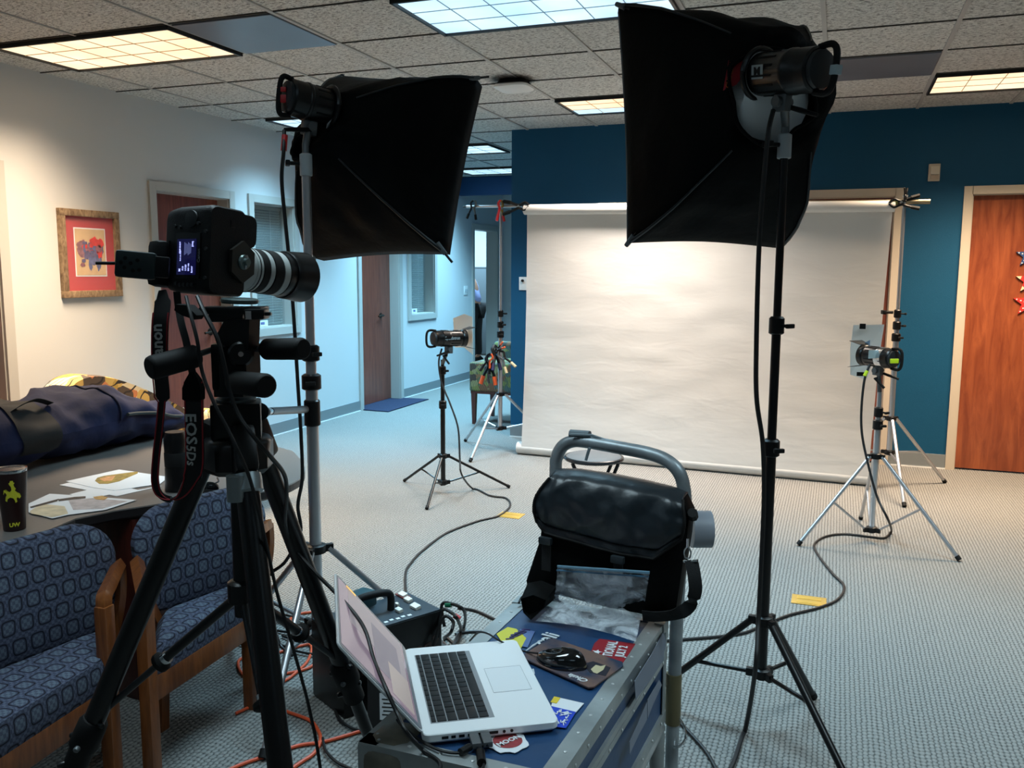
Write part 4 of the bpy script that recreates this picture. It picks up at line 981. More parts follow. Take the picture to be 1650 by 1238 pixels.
MB().cyl(mc-md*.030+V((0, 0, .0120))-mw*.003, mc-md*.030+V((0, 0, .0120))+mw*.003, .0065).build('wheel', BLKR, t)
cord('mouse_cable', [ms+V((0, 0, .004)), at(845, 1050, Z=cz), at(825, 1042, Z=cz), at(805, 1033, Z=cz+.02), at(785, 1021, Z=cz+.03), at(770, 1020, Z=cz+.028), at(757, 1033, Z=cz+.022)], .0021, CORD, 'thin black mouse cord arching over the laptop corner')
# hard drive / reader inside plastic bag
hd = [at(x, y, Z=CT+.006) for x, y in ((972, 985), (1024, 1001), (1006, 1014), (948, 998))]
t = thing('hard_drive', 'flat black drive lying inside the clear plastic bag', 'hard drive', hd[0]); MB().plate(hd, (0, 0, .009)).build('body', DGREY, t, False)
for q in hd: MB().cyl(q.lerp(sum(hd, V())/4, .12)+V((0, 0, .009)), q.lerp(sum(hd, V())/4, .12)+V((0, 0, .0105)), .0025, n=10).build('screw', CHROME, t)
cord('usb_cable', [at(1000, 1012, Z=CT+.012), at(955, 1002, Z=CT+.014), at(925, 990, Z=CT+.012), at(900, 968, Z=CT+.03), at(880, 955, Z=CT+.05), at(858, 951, Z=CT+.055), at(842, 962, Z=CT+.02), at(836, 972, Z=CT+.01)], .003, CORD, 'black cable arching from the plastic bag over the left edge of the case')
# ------------------------------------------------------------------ messenger bag
bgY = 1.985
t = thing('messenger_bag', 'black nylon messenger bag leaning on the steel cart handle', 'bag', (-.52, 1.98, CT))
bpl = (V((-.5, 1.955, CT)), V((0, -1, .10)).normalized())
bpb = (V((-.5, 2.045, CT)), V((0, -1, .05)).normalized())
outl = [(888, 768), (915, 768), (960, 774), (1010, 783), (1060, 793), (1100, 806), (1112, 830), (1108, 870), (1100, 920), (1094, 960), (1088, 1000), (1072, 1001), (1030, 992), (970, 980), (900, 962), (848, 955), (845, 938), (856, 905), (868, 870), (872, 830), (878, 795)]
def bagring(off, sc, shift=(0, 0, 0)):
    pts = [at(x, y, plane=bpl) for x, y in outl]; c = sum(pts, V())/len(pts)
    return [c+(p-c)*sc+V((0, off, 0))+V(shift) for p in pts]
o = MB().loft([bagring(0, .93), bagring(.006, .985), bagring(.02, 1.0), bagring(.07, 1.0), bagring(.085, .97)]).build('body', BLKF, t)
fo = [(890, 766), (960, 772), (1030, 785), (1098, 802), (1103, 822), (1098, 850), (1088, 875), (1072, 890), (1052, 896), (1020, 893), (980, 884), (930, 869), (890, 858), (872, 848), (863, 830), (866, 808), (876, 786)]
def flr(off, sc):
    pts = [at(x, y, plane=bpl) for x, y in fo]; c = sum(pts, V())/len(pts)
    return [c+(p-c)*sc+V((0, off, 0)) for p in pts]
topE = [(889, 768), (920, 768), (975, 776), (1030, 787), (1075, 798), (1101, 808)]
botE = [(868, 838), (882, 856), (940, 872), (1005, 890), (1055, 897), (1098, 868)]
def pl_(P, u):
    f = u*(len(P)-1); i = min(int(f), len(P)-2); f -= i; return P[i][0]+(P[i+1][0]-P[i][0])*f, P[i][1]+(P[i+1][1]-P[i][1])*f
def flap(u, v):
    if v < .22:                                     # the part lying over the top of the bag
        x, y = pl_(topE, u); p = at(x, y, plane=bpl); q = v/.22; return p+V((0, .075*(1-q)-.006*q, .004+.006*math.sin(math.pi*q)))
    w = (v-.22)/.78; a, b = pl_(topE, u), pl_(botE, u); s = math.sin(math.pi*w)
    x = a[0]+(b[0]-a[0])*w+s*(-12*(1-u)**3+6*u**3); y = a[1]+(b[1]-a[1])*w
    p = at(x, y, plane=bpl); d = .006+.022*math.sin(math.pi*min(1, w*1.15))**.6*math.sin(math.pi*min(max(u, .02), .98))**.3
    d += .006*noise.noise(V((u*7+w*2.5, w*1.6, 4)))+.004*noise.noise(V((u*16-w*4, w*4, 9)))
    return p-V((0, d+.010, 0))
fo_ = MB().grid(flap, 48, 40).build('flap', mat('black nylon flap', (20, 29, 35), .38, spec=.6, bump=.3, bscale=40), t); so_ = fo_.modifiers.new('sol', 'SOLIDIFY'); so_.thickness = .008; so_.offset = -1
MB().tube([flap(0, .22+.78*k/8) for k in range(9)]+[flap(k/30, 1) for k in range(31)]+[flap(1, 1-.78*k/8) for k in range(9)], .004, 6).build('piping', BLKR, t)
for x, y in ((885, 866), (1000, 896)):
    p = at(x, y, plane=bpl)+V((0, -.03, 0))
    MB().box(p, (.034, .014, .018), RotZ(-.2), .004).build('buckle', mat('buckle grey', (32, 40, 44), .4), t)
    MB().box(p+V((0, .008, -.04)), (.024, .004, .075), RotZ(-.2)).build('strap_webbing', WEB, t)
def ribbon(name, pts, w, across, m, par, th=.0025, n=6):
    P = smooth_path(pts, n); g = MB(); rings = []
    for i, p in enumerate(P):
        tt = (P[min(i+1, len(P)-1)]-P[max(i-1, 0)]).normalized()
        ac = V(across[min(int(i/len(P)*len(across)), len(across)-1)]) if isinstance(across, list) else V(across)
        a = (ac-ac.dot(tt)*tt).normalized(); nn = tt.cross(a); ww = w if not callable(w) else w(i/(len(P)-1))
        rings.append([p+a*ww/2+nn*th/2, p-a*ww/2+nn*th/2, p-a*ww/2-nn*th/2, p+a*ww/2-nn*th/2])
    return g.loft(rings).build(name, m, par)
ribbon('shoulder_strap', [at(1114, 903, Y=1.93), at(1119, 930, Y=1.92), at(1120, 955, Y=1.92), at(1110, 978, Y=1.93), at(1090, 990, Y=1.95), at(1060, 994, Y=1.95), at(1035, 992, Y=1.95)], lambda f: .03, [(1, .3, 0), (1, .3, 0), (0.3, -.3, .9), (0, -.4, 1), (0, -.4, 1)], WEB, t)
g = MB(); a = at(1108, 868, Y=1.93)
g.tube([a, a+V((0, 0, -.02))], .003, 8); g.tube(smooth_path([a+V((0, 0, -.018)), a+V((.008, 0, -.03)), a+V((.006, 0, -.045)), a+V((-.004, 0, -.045)), a+V((-.007, 0, -.03)), a+V((0, 0, -.018))], 4), .002, 6)
g.tube([at(1101, 905, Y=1.93), at(1124, 904, Y=1.93)], .003, 6); g.build('metal_clip', CHROME, t)
MB().tube([at(1113, 826, Y=1.97)+V((.004, 0, 0)), at(1117, 833, Y=1.99)], .012, 8).build('side_knob', BLKR, t)
t = thing('tape_roll', 'grey roll of tape hanging behind the black bag at right', 'tape roll', at(1118, 850, Y=2.12))
c = at(1113, 853, Y=2.14); d = V((.92, .35, 0)).normalized()
MB().prof(c, c+d, [(0, .036), (.001, .046), (.05, .046), (.051, .036), (.05, .030), (.002, .030)], 32).build('tape', mat('grey vinyl tape', (150, 156, 166), .45), t)
MB().prof(c+d*.004, c+d, [(0, .031), (.042, .031)], 24).build('core', mat('brown core', (70, 58, 50), .8), t)
# black pouch at left foot of bag
t = MB().loft([[at(x, y, Y=1.93)+V((0, dy_, 0)) for x, y in pts] for dy_, pts in ((-.03, [(852, 962), (868, 955), (882, 962), (880, 975), (862, 982), (856, 985)]), (-.04, [(848, 956), (868, 950), (888, 958), (886, 970), (864, 990), (852, 978)]), (.02, [(846, 944), (868, 940), (892, 950), (888, 972), (866, 980), (850, 966)]))]).build('cable_pouch', BLKF); tag(t, 'small black folded pouch at the lower left corner of the black bag', 'pouch')
# clear zip bag
pl = NT('clear crinkled plastic', .12)
nz = pl.n('TexNoise', {'Vector': pl.tc, 'Scale': 22, 'Detail': 5, 'Roughness': .6, 'Distortion': 1.2}).outputs[0]
nz2 = pl.n('TexNoise', {'Vector': pl.tc, 'Scale': 9, 'Detail': 4, 'Distortion': 2.5}).outputs[0]
pl.bump(nz, 1.0, .02); pl.b.inputs['Base Color'].default_value = c4((222, 232, 240)); pl.b.inputs['Specular IOR Level'].default_value = .9
pl.t.links.new(pl.math('ADD', pl.rng(nz2, .42, .60, .14, .62), 0), pl.b.inputs['Alpha'])
zt = thing('plastic_bag', 'clear crinkled zip bag leaning on the front of the black bag', 'plastic bag', at(950, 1000, Z=CT))
def zb(u, v):
    # v 0 top (zip) .. 1 bottom lying on the case
    topL, topR = at(899, 914, Y=1.905), at(1047, 924, Y=1.90)
    midL, midR = at(893, 972, Z=CT+.045), at(1036, 985, Z=CT+.03)
    botL, botR = at(863, 1001, Z=CT+.012), at(1024, 1034, Z=CT+.010)
    L_ = topL.lerp(midL, v/.6) if v < .6 else midL.lerp(botL, (v-.6)/.4)
    R_ = topR.lerp(midR, v/.6) if v < .6 else midR.lerp(botR, (v-.6)/.4)
    p = L_.lerp(R_, u)
    p += V((0, -1, .4))*(.010*noise.noise(V((u*7, v*6, 3)))+.006*noise.noise(V((u*18, v*14, 7))))
    p.z += .018*math.sin(math.pi*u)*max(0, v-.5) ; p.z = max(p.z, CT+.005)
    return p
MB().grid(zb, 44, 36).build('front_sheet', pl.m, zt)
o = MB().grid(lambda u, v: (lambda q: V((q.x, q.y+.014+.01*math.sin(5*u+4*v), max(q.z-.006, CT+.004))))(zb(.02+.96*u, .02+.93*v)), 30, 26).build('back_sheet', pl.m, zt)
MB().tube([zb(k/12, .0)+V((0, -.002, .002)) for k in range(13)], .0035, 6).build('zip_strip', mat('pale blue zip', (110, 150, 172), .3, alpha=.7), zt)
MB().tube([zb(k/12, .05)+V((0, -.003, .0)) for k in range(13)], .002, 6).build('zip_line', mat('blue zip line', (60, 110, 140), .3, alpha=.8), zt)
# ================================================================== POWER PACK
pz = .28
K_, R_ = V((-1.466, 2.827, 0)), V((-1.274, 2.719, 0)); bdir = (R_-K_).normalized(); fdir = V((-.477, -.879, 0)).normalized(); fdir = (fdir-fdir.dot(bdir)*bdir).normalized()
t = thing('power_pack', 'black flash power pack with white rocker switches and carry handle behind the laptop', 'power pack', (K_+R_)/2)
W_, D_ = .222, .40
cK = R_-bdir*W_
def pk(a, b, z): return R_-bdir*W_*a+fdir*D_*b+V((0, 0, z))
PR = basis(fdir, z=(0, 0, 1))
MB().box(pk(.5, .5, pz/2), (D_, W_, pz-.004), PR, .006).build('housing', mat('scuffed black metal', (12, 12, 13), .35, .2, var=.4, vscale=30), t)
MB().box(pk(.5, .5, pz), (D_-.006, W_-.006, .006), PR, .002).build('control_panel', mat('dark slate panel', (44, 54, 62), .4), t)
for a, b, s in ((.86, .10, 1.1), (.62, .13, 1), (.30, .17, 1.2), (.34, .33, .9), (.56, .27, .5)):
    MB().box(pk(a, b, pz+.009), (.020*s, .034*s, .014), PR @ Matrix.Rotation(.25, 3, 'Y'), .003).build('rocker_switch', mat('ivory rocker', (226, 224, 214), .4), t)
MB().box(pk(.86, .10, pz+.006), (.03, .06, .004), PR).build('switch_bezel', mat('red switch bezel', (110, 40, 36), .5), t)
hp = [pk(.50, .36, pz), pk(.50, .36, pz+.055), pk(.52, .42, pz+.07), pk(.56, .62, pz+.07), pk(.57, .68, pz+.055), pk(.57, .68, pz)]
MB().tube(smooth_path(hp, 4), .013, 10).build('carry_handle', BLKR, t)
g = MB()
for k in range(7): g.box(pk(.12+.02*(k % 2), .30+.06*k, pz+.0035), (.014, .012, .0008), PR)
g.build('panel_marks', PAPER, t, False)
text('Speedotron', .085, pk(0, .46, .16)+bdir*.0015, fdir, (0, 0, 1), mat('dull brown print', (58, 36, 30), .5), t, off=.001, sx=.85)
pbx = MB().box(pk(.86, .55, pz+.035), (.10, .07, .055), PR @ Matrix.Rotation(.3, 3, 'Z'), .008); pbx = pbx.build('trigger_box', mat('teal plastic box', (24, 66, 74), .45)); tag(pbx, 'small teal plastic box sitting on the black power pack', 'receiver')
# lower box leaning by the tripod foot with white tag
t = thing('battery_case', 'dark box with white paper tag below the raised laptop screen', 'box', (-1.36, 2.28, 0))
bc_ = at(640, 1100, Z=.12); bc_ = V((-1.27, 2.42, .10)); BR_ = RotZ(.25)
MB().box(bc_, (.20, .20, .20), BR_, .01).build('housing', mat('matte dark box', (18, 18, 20), .5, var=.3, vscale=20), t)
fp_ = BR_ @ V((.0, -.101, 0)); 
MB().box(bc_+fp_+BR_ @ V((-.02, 0, .01)), (.075, .001, .09), BR_).build('paper_tag', PAPER, t, False)
for k in range(5): MB().box(bc_+fp_+BR_ @ V((-.02, -.001, .035-.013*k)), (.06-.008*(k % 2), .0006, .004), BR_).build('tag_print', BLK, t, False)
# ================================================================== TRIPOD + CAMERA
TA = V((-1.02, 1.30, 1.17)); th = math.tan(math.radians(25))
t = thing('camera_tripod', 'heavy black tripod with three-way head holding the camera', 'tripod', (TA.x, TA.y, 0))
legs = {}
for nm, ph in (('L', 195), ('M', 318), ('R', 87)):
    d = V((math.cos(math.radians(ph)), math.sin(math.radians(ph)), 0))
    def lp2(z, off=0, d=d): return V((TA.x, TA.y, z))+d*(.05+th*(1.17-z))+d.cross(V((0, 0, 1)))*off
    legs[nm] = lp2
    lg = MB().tube([lp2(1.15, .0), lp2(.58, .0)], .022, 16, ry=.8).build('leg', BLKM, t)
    MB().cyl(lp2(.62), lp2(.12), .0145).build('lower_tube', BLKM, lg)
    MB().cyl(lp2(.13), lp2(.012), .011).build('tip_tube', ALU, lg)
    MB().prof(lp2(.02), lp2(-1), [(0, .014), (.004, .019), (.016, .017)], 14).build('rubber_foot', BLKR, lg)
    g = MB().prof(lp2(.615), lp2(-1), [(0, .022), (.01, .028), (.06, .029), (.07, .024), (.12, .024), (.125, .018)], 18)
    g.build('leg_collar', BLKR, lg)
    for k in range(7):
        a = k*1.7; c_ = lp2(.61-.014*k)+V((math.cos(a), math.sin(a)-.3, 0))*.029
        MB().prof(c_-V((math.cos(a), math.sin(a)-.3, 0))*.01, c_+V((math.cos(a), math.sin(a)-.3, 0))*3, [(0, .006), (.010, .006), (.013, .004)], 10).build('bolt', GREYM if k % 2 else BLKM, lg)
    # shoulder
    MB().box(lp2(1.165), (.058, .042, .085), basis(d, z=(0, 0, 1)) @ Matrix.Rotation(math.radians(-25), 3, 'Y'), .01).build('shoulder', BLKM, lg)
# column
MB().cyl((TA.x, TA.y, 1.19), (TA.x, TA.y, .84), .0165).build('centre_column', BLKM, t)
MB().prof((TA.x, TA.y, .865), (TA.x, TA.y, 2), [(0, .02), (.004, .028), (.04, .028), (.045, .02)], 18).build('spreader_hub', BLKM, t)
for nm in 'LMR':
    f = legs[nm]; a = V((TA.x, TA.y, .885)); b = f(.615); d = (b-a).normalized(); L = (b-a).length
    o = MB().cyl(a+d*.03, a+d*L*.55, .0095).build('spreader_arm', BLKM, t)
    MB().cyl(a+d*L*.5, b, .0065).build('inner_rod', DGREY, o)
    MB().prof(a+d*L*.52, b, [(0, .012), (.006, .02), (.014, .02), (.018, .012)], 14).build('lock_ring', BLKR, o)
    MB().cyl(a+d*(L*.5), a+d*(L*.5+.012), .0125).build('silver_band', CHROME, o)
# collar, column clamp
MB().prof((TA.x, TA.y, 1.118), (TA.x, TA.y, 2), [(0, .055), (.01, .064), (.055, .064), (.065, .056), (.07, .04)], 8).build('leg_yoke', BLKM, t)
MB().box((TA.x, TA.y, 1.215), (.088, .078, .066), RotZ(.62), .006).build('column_block', BLKM, t)
MB().prof((TA.x, TA.y, 1.245), (TA.x, TA.y, 2), [(0, .034), (.008, .036), (.012, .030), (.024, .030), (.026, .037), (.036, .036), (.05, .026)], 24).build('pan_base', mat('grey cast ring', (92, 98, 100), .4, .4), t)
MB().cyl((TA.x+.052, TA.y-.075, 1.13), (TA.x+.052, TA.y-.075, 1.085), .016).build('silver_clamp', mat('dull silver clamp', (148, 158, 160), .35, .7), t)
f = legs['M']; MB().prof(f(1.125), f(0), [(0, .026), (.006, .027), (.03, .027), (.034, .022)], 18).build('silver_collar', MATS['dull silver clamp'], t)
hx = TA.x
YD = 1.27
def h(x, y, dy=0): return at(x, y, Y=YD+dy)
HR = basis(RR)  # head roughly square to the camera's right axis
MB().box(h(372, 590), (.055, .055, .085), HR, .008).build('pan_block', BLKM, t)
MB().plate([h(345, 640, -.03), h(341, 585, -.03), h(352, 560, -.03), h(395, 556, -.03), h(397, 600, -.03), h(392, 640, -.03)], (0, .04, 0)).build('head_body', BLKM, t)
g = MB().prof(h(388, 571, -.035), h(388, 571, .3), [(0, .018), (.004, .022), (.03, .022), (.034, .018)], 28); g.build('tilt_disc', BLKM, t)
MB().cyl(h(388, 571, -.04), h(388, 571, -.02), .0045).build('disc_bolt', CHROME, t)
MB().plate([h(378, 571, -.03), h(400, 565, -.03), h(402, 515, -.03), h(362, 515, -.03), h(346, 545, -.03)], (0, .03, 0)).build('tilt_arm', BLKM, t)
MB().box(h(378, 500), (.108, .055, .013), basis(RR) , .003).build('quick_release_base', BLKM, t)
MB().box(h(372, 508)+V((0, 0, 0)), (.06, .06, .022), basis(RR), .004).build('head_plate', BLKM, t)
MB().box(h(414, 506, -.01), (.035, .04, .018), basis(RR), .004).build('lock_jaw', BLKM, t)
MB().box(h(430, 506, -.01), (.016, .012, .006), basis(RR), .002).build('lock_tab', BLKM, t)
MB().box(h(401, 508, -.03), (.010, .006, .014), basis(RR)).build('silver_latch', CHROME, t)
MB().prof(h(386, 489), h(386, 0), [(0, .030), (.003, .033), (.007, .033), (.009, .028)], 28).build('camera_plate', mat('greenish grey plate', (88, 102, 102), .4, .3), t)
for lbl, a, b, c0, r in (('left', h(347, 562), h(318, 573, -.06), h(240, 594, -.14), .0205), ('right', h(398, 563), h(428, 563), h(490, 562, -.02), .019), ('lower', h(365, 612), h(378, 616, -.03), h(430, 622, -.08), .0205)):
    d = (c0-b).normalized()
    o = MB().cyl(a, b+d*.02, .0055).build('handle_rod', GREYM, t)
    L = (c0-b).length
    MB().prof(b, c0, [(0, r*.85), (.004, r*.98), (L-.007, r), (L-.002, r*.92), (L, r*.8)], 24).build('foam_grip', BLKR, t)
# camera body ------------------------------------------------------------------
el_ = V((math.sin(.14), math.cos(.14), -.10)).normalized(); es_ = el_.cross(V((0, 0, 1))).normalized(); eu_ = es_.cross(el_)
E0 = at(337, 401, Y=1.235)
BC = E0+el_*.036-es_*.052
cam_t = thing('camera', 'black DSLR camera turned on its side with a grey and black telephoto lens', 'camera', BC)
CR = Matrix((es_, el_, eu_)).transposed()
def cb(s, l, u): return BC+es_*s+el_*l+eu_*u
def crr(a, b, r, s, cs=0, cu=0):  # rounded rect ring in (l,u) plane at height s along es
    return rrect(a, b, r, 0, lambda p, q, z: cb(s, cs+p, cu+q), 4)
g = MB().loft([crr(.034, .066, .018, -.062, .004), crr(.040, .072, .018, -.055, .005), crr(.043, .076, .016, -.03, .007), crr(.043, .077, .014, .03, .007), crr(.043, .077, .013, .047, .007), crr(.040, .074, .012, .052, .007)])
g.build('body', mat('matte black magnesium', (7, 8, 9), .5, spec=.3, bump=.25, bscale=500), cam_t)
MB().loft([crr(.014, .026, .011, -.045, .048, .044), crr(.022, .030, .013, -.03, .053, .042), crr(.026, .031, .016, .03, .056, .042), crr(.022, .029, .015, .050, .053, .042)]).build('hand_grip', mat('grip rubber', (9, 10, 11), .6, spec=.3, bump=.4, bscale=400), cam_t)
# prism hump with eyecup towards the left
MB().loft([[cb(s, l0*w_, u0*w_-.018) for l0, u0 in ((-.035, -.03), (.03, -.028), (.034, 0), (.03, .028), (-.035, .03))] for s, w_ in ((-.045, 1.1), (-.062, .95), (-.076, .7))]).build('prism_housing', MATS['matte black magnesium'], cam_t, False)
MB().box(cb(-.066, -.032, -.026), (.034, .046, .082), CR, .012).build('eyecup', BLKR, cam_t)
MB().box(cb(.002, -.0365, -.012), (.060, .004, .080), CR, .001).build('screen_frame', BLK, cam_t)
scr = MB().box(cb(.001, -.0390, -.014), (.046, .0015, .062), CR).build('rear_screen', mat('blue lit display', (8, 8, 30), .2, emit=(10, 10, 44), estr=1), cam_t, False)
WT = mat('white display text', (200, 206, 255), .4, emit=(176, 184, 255), estr=1)
# display text reads upwards (camera on its side): text x axis = up, text y axis = -es
nf = -el_
def dt(s, size, ss, uu, **k): return text(s, size, cb(ss+.030, -.0402, uu), eu_, -es_, WT, scr, depth=.0001, off=.0002, **k)
dt('M', .0065, -.044, -.037); dt('ONE SHOT', .0042, -.0445, .002); dt('3..2..1..0..1..2..3', .003, -.0430, -.012)
dt('F10', .005, -.036, -.034); dt('1/125', .005, -.029, -.033); dt('ISO 100', .004, -.022, -.032); dt('RAW', .005, -.0135, -.036); dt('[999]', .0045, -.0135, .008)
g = MB()
for k in range(6): g.box(cb(-.003+.003*k, -.0402, .0), (.0012, .0003, .022-(k % 3)*.003), CR)
g.build('menu_lines', mat('grey display lines', (100, 110, 150), .4, emit=(80, 88, 130), estr=1), scr, False)
text('Canon', .009, cb(.031, -.0392, -.012), eu_, -es_, mat('pale print', (120, 124, 126), .5), cam_t, depth=.0002, off=.0001)
for k, (s, u) in enumerate(((-.025, -.060), (-.015, -.062), (-.005, -.062), (.005, -.062), (.015, -.062), (-.032, .040), (-.020, .038), (.026, .044), (.044, .030), (.046, .0), (.046, -.05))):
    MB().cyl(cb(s, -.036, u), cb(s, -.0395, u), .0032, n=12).build('button', DGREY, cam_t)
MB().prof(cb(.008, -.036, .052), cb(.008, -1, .052), [(0, .015), (.003, .0145), (.004, .006)], 24).build('control_dial', DGREY, cam_t)
# tripod hex plate on the right-hand (bottom) face
hexc = cb(.053, .036, -.015); 
MB().plate([hexc+el_*math.sin(a)*.031+eu_*math.cos(a)*.038 for a in [math.pi/3*k for k in range(6)]], es_*.007).build('hex_plate', mat('dark bronze plate', (62, 60, 56), .4, .5), cam_t, False)
MB().prof(hexc+es_*.007, hexc+es_, [(0, .013), (.002, .0135), (.005, .012), (.006, .007), (.012, .006)], 20).build('plate_screw', mat('green grey screw', (110, 126, 124), .35, .6), cam_t)
MB().tube([hexc+es_*.013+eu_*.012, hexc+es_*.015, hexc+es_*.013-eu_*.012], .003, 8).build('screw_handle', CHROME, cam_t)
MB().box(cb(.0525, .015, .050), (.001, .010, .012), CR).build('port_cover', BLK, cam_t)
# lens
lw = mat('off white lens paint', (172, 178, 176), .4); L0 = cb(.004, .048, -.022)
def LP(tt): return L0+el_*tt
segs = [('mount_barrel', [(0, .032), (.006, .036), (.012, .039), (.030, .040), (.040, .0405)], lw), ('white_ring', [(.040, .0395), (.041, .041), (.055, .0412), (.056, .040)], lw), ('focus_ring', [(.056, .0400), (.057, .0415), (.073, .0418), (.074, .040)], BLKR),
        ('white_ring', [(.074, .0402), (.075, .0412), (.085, .0412), (.086, .040)], lw), ('zoom_ring', [(.086, .0400), (.087, .0425), (.109, .0428), (.110, .041)], BLKR), ('white_ring', [(.110, .041), (.111, .0425), (.125, .043), (.126, .041)], lw),
        ('front_barrel', [(.126, .041), (.127, .0435), (.145, .044), (.147, .043)], BLKM), ('lens_hood', [(.145, .0455), (.148, .047), (.16, .0475), (.200, .0505), (.2005, .0485), (.15, .044)], BLKM)]
for nm, pr, m in segs: MB().prof(L0, L0+el_, pr, 40).build(nm, m, cam_t)
MB().tube([LP(.048)+(es_*math.cos(a)+eu_*math.sin(a))*.0415 for a in [2*math.pi*k/30 for k in range(31)]], .0012, 6, cap=False).build('grey_line', DGREY, cam_t)
# wireless trigger on the hot shoe, pointing left
a_, b_ = at(252, 430, Y=1.20), at(186, 424, Y=1.16)
tx = thing('radio_trigger', 'dark green radio trigger with antenna on the left side of the camera', 'radio trigger', (a_+b_)/2)
dr_ = (a_-b_).normalized(); ctr = (a_+b_)/2
MB().box(ctr, ((a_-b_).length, .028, .046), basis(dr_, z=(0, 0, 1)), .006).build('housing', mat('dark green plastic', (18, 36, 38), .5), tx)
MB().box(a_+dr_*.006, (.03, .024, .036), basis(dr_, z=(0, 0, 1)), .003).build('shoe_foot', BLK, tx)
yn = V((0, 0, 1)).cross(dr_)
if yn.y > 0: yn = -yn
for k, (s, z) in enumerate(((-.015, .010), (-.007, .002), (-.017, -.006), (.004, .008), (.006, -.008), (-.004, -.010), (-.022, .002))):
    MB().cyl(ctr+dr_*s+V((0, 0, z))+yn*.0135, ctr+dr_*s+V((0, 0, z))+yn*.015, .0034, n=12).build('marking', BLK, tx)
MB().cyl(b_+dr_*.004, at(154, 424, Y=1.14), .0028).build('antenna', BLKR, tx)
# strap hanging in a loop
st = thing('camera_strap', 'black camera strap with red edges looping down beside the tripod', 'strap', at(262, 470, Y=1.20))
RB = mat('red strap edge', (150, 22, 34), .7); ST = mat('black strap', (10, 10, 11), .75)
sx_ = RR
def px2(pts): return [at(x, y, Y=yy) for x, y, yy in pts]
m1 = px2([(262, 468, 1.20), (262, 490, 1.19), (259, 520, 1.18), (258, 560, 1.18), (259, 600, 1.19), (262, 640, 1.20), (258, 690, 1.20), (253, 735, 1.20), (251, 775, 1.20), (258, 797, 1.20), (275, 805, 1.20), (292, 800, 1.20), (306, 778, 1.20), (314, 750, 1.20), (314, 700, 1.20), (313, 650, 1.19), (312, 615, 1.19)])
def wd(f):
    if f < .05: return .012+.2*f
    if f < .32: return .027
    if f < .68: return .012
    if f < .78: return .012+(f-.68)*.16
    return .031
ac = [RR]*5+[RR*.5+V((0, -.6, 0))]*3+[RR]*9
o = ribbon('webbing', m1, wd, [(.94, .35, 0)]*4+[(.9, .1, 0)]*5+[(.3, .2, .9)]*1+[(.94, .35, 0)]*6, ST, st)
edge = smooth_path(m1, 6); nn = len(edge)
for s in (1, -1):
    MB().tube([p+RR*s*wd(i/(nn-1))*.47+V((0, -.0022, 0)) for i, p in enumerate(edge) if i > 8], .0013, 5).build('red_edge', RB, st)
MB().loft([[at(x, y, Y=1.187)+q for q in (RR*w_+V((0, -d_, 0)), RR*-w_+V((0, -d_, 0)), RR*-w_+V((0, d_, 0)), RR*w_+V((0, d_, 0)))] for x, y, w_, d_ in ((311, 600, .004, .003), (312, 612, .011, .005), (312, 625, .0155, .006), (312, 643, .0155, .006), (312, 645, .014, .004))]).build('leather_end', BLKF, st)
ribbon('thin_strap', px2([(311, 606, 1.19), (307, 585, 1.19), (300, 550, 1.20), (292, 520, 1.21), (287, 490, 1.22), (285, 470, 1.22)]), .012, (.94, .35, 0), ST, st)
wt = mat('grey strap print', (176, 178, 176), .6)
text('EOS', .0255, at(313, 690, Y=1.196)+V((0, -.009, 0)), (0, 0, -1), RR, wt, st, off=.0005, sx=1.2)
text('5Ds', .022, at(313, 732, Y=1.196)+V((0, -.009, 0)), (0, 0, -1), RR, wt, st, off=.0003, shear=.15)
text('Canon', .027, at(258, 556, Y=1.175)+V((0, -.006, 0)), (0, 0, 1), -RR, wt, st, off=.0006)
# clamp arm between tripod and silver stand
t = thing('clamp_arm', 'black clamp arm reaching from the tripod to the silver stand', 'clamp arm', at(455, 660, Y=1.6))
A_, B_ = at(412, 664, Y=1.30), V((-1.70, 2.545, at(500, 660, Y=2.545).z))
A2, B2 = at(436, 663, Y=1.5), at(492, 660, Y=2.52)
MB().tube([A2, B2], [.008, .013], 12).build('arm', BLKM, t)
MB().cyl(A_, A2, .007).build('ball_stud', CHROME, t)
MB().prof(at(418, 664, Y=1.33), at(440, 663, Y=1.5), [(0, .006), (.002, .017), (.005, .017), (.007, .006)], 20).build('disc', BLKM, t)
MB().prof(at(427, 664, Y=1.38), at(440, 663, Y=1.5), [(0, .004), (.002, .0095), (.016, .0095), (.018, .004)], 16).build('wing_nut', GREYM, t)
MB().prof((-1.70, 2.575, at(500, 686, Y=2.575).z), (-1.70, 2.575, 9), [(0, .024), (.004, .028), (.088, .028), (.092, .024)], 20).build('post_clamp', BLKM, t)
# ================================================================== TABLE
TZ = .69
near = [at(x, y, Z=TZ) for x, y in ((-120, 935), (0, 893), (65, 860), (121, 836), (184, 823), (263, 811), (340, 802), (410, 795), (455, 785), (478, 775), (489, 765), (490, 748), (473, 727), (431, 716), (349, 706))]
outl_ = near[:8]+smooth_path(near[7:13], 4)[1:]+near[13:]+[V((-3.35, 3.45, TZ)), V((-3.62, 3.1, TZ)), V((-3.62, 1.1, TZ)), V((-3.2, .7, TZ)), V((-2.6, .7, TZ))]
t = thing('conference_table', 'grey laminate conference table with rounded end and dark edge', 'table', (-2.8, 2.2, 0))
def tedge(z, sc):
    c = V((-2.85, 2.2, 0)); return [V((c.x+(p.x-c.x)*sc, c.y+(p.y-c.y)*sc, z)) for p in outl_]
MB().loft([tedge(TZ-.004, 1.0), tedge(TZ, .998)]).build('tabletop', TABLE, t, False)
MB().loft([tedge(TZ-.038, .985), tedge(TZ-.030, 1.0), tedge(TZ-.0045, 1.0)]).build('edge_band', TEDGE, t, False)
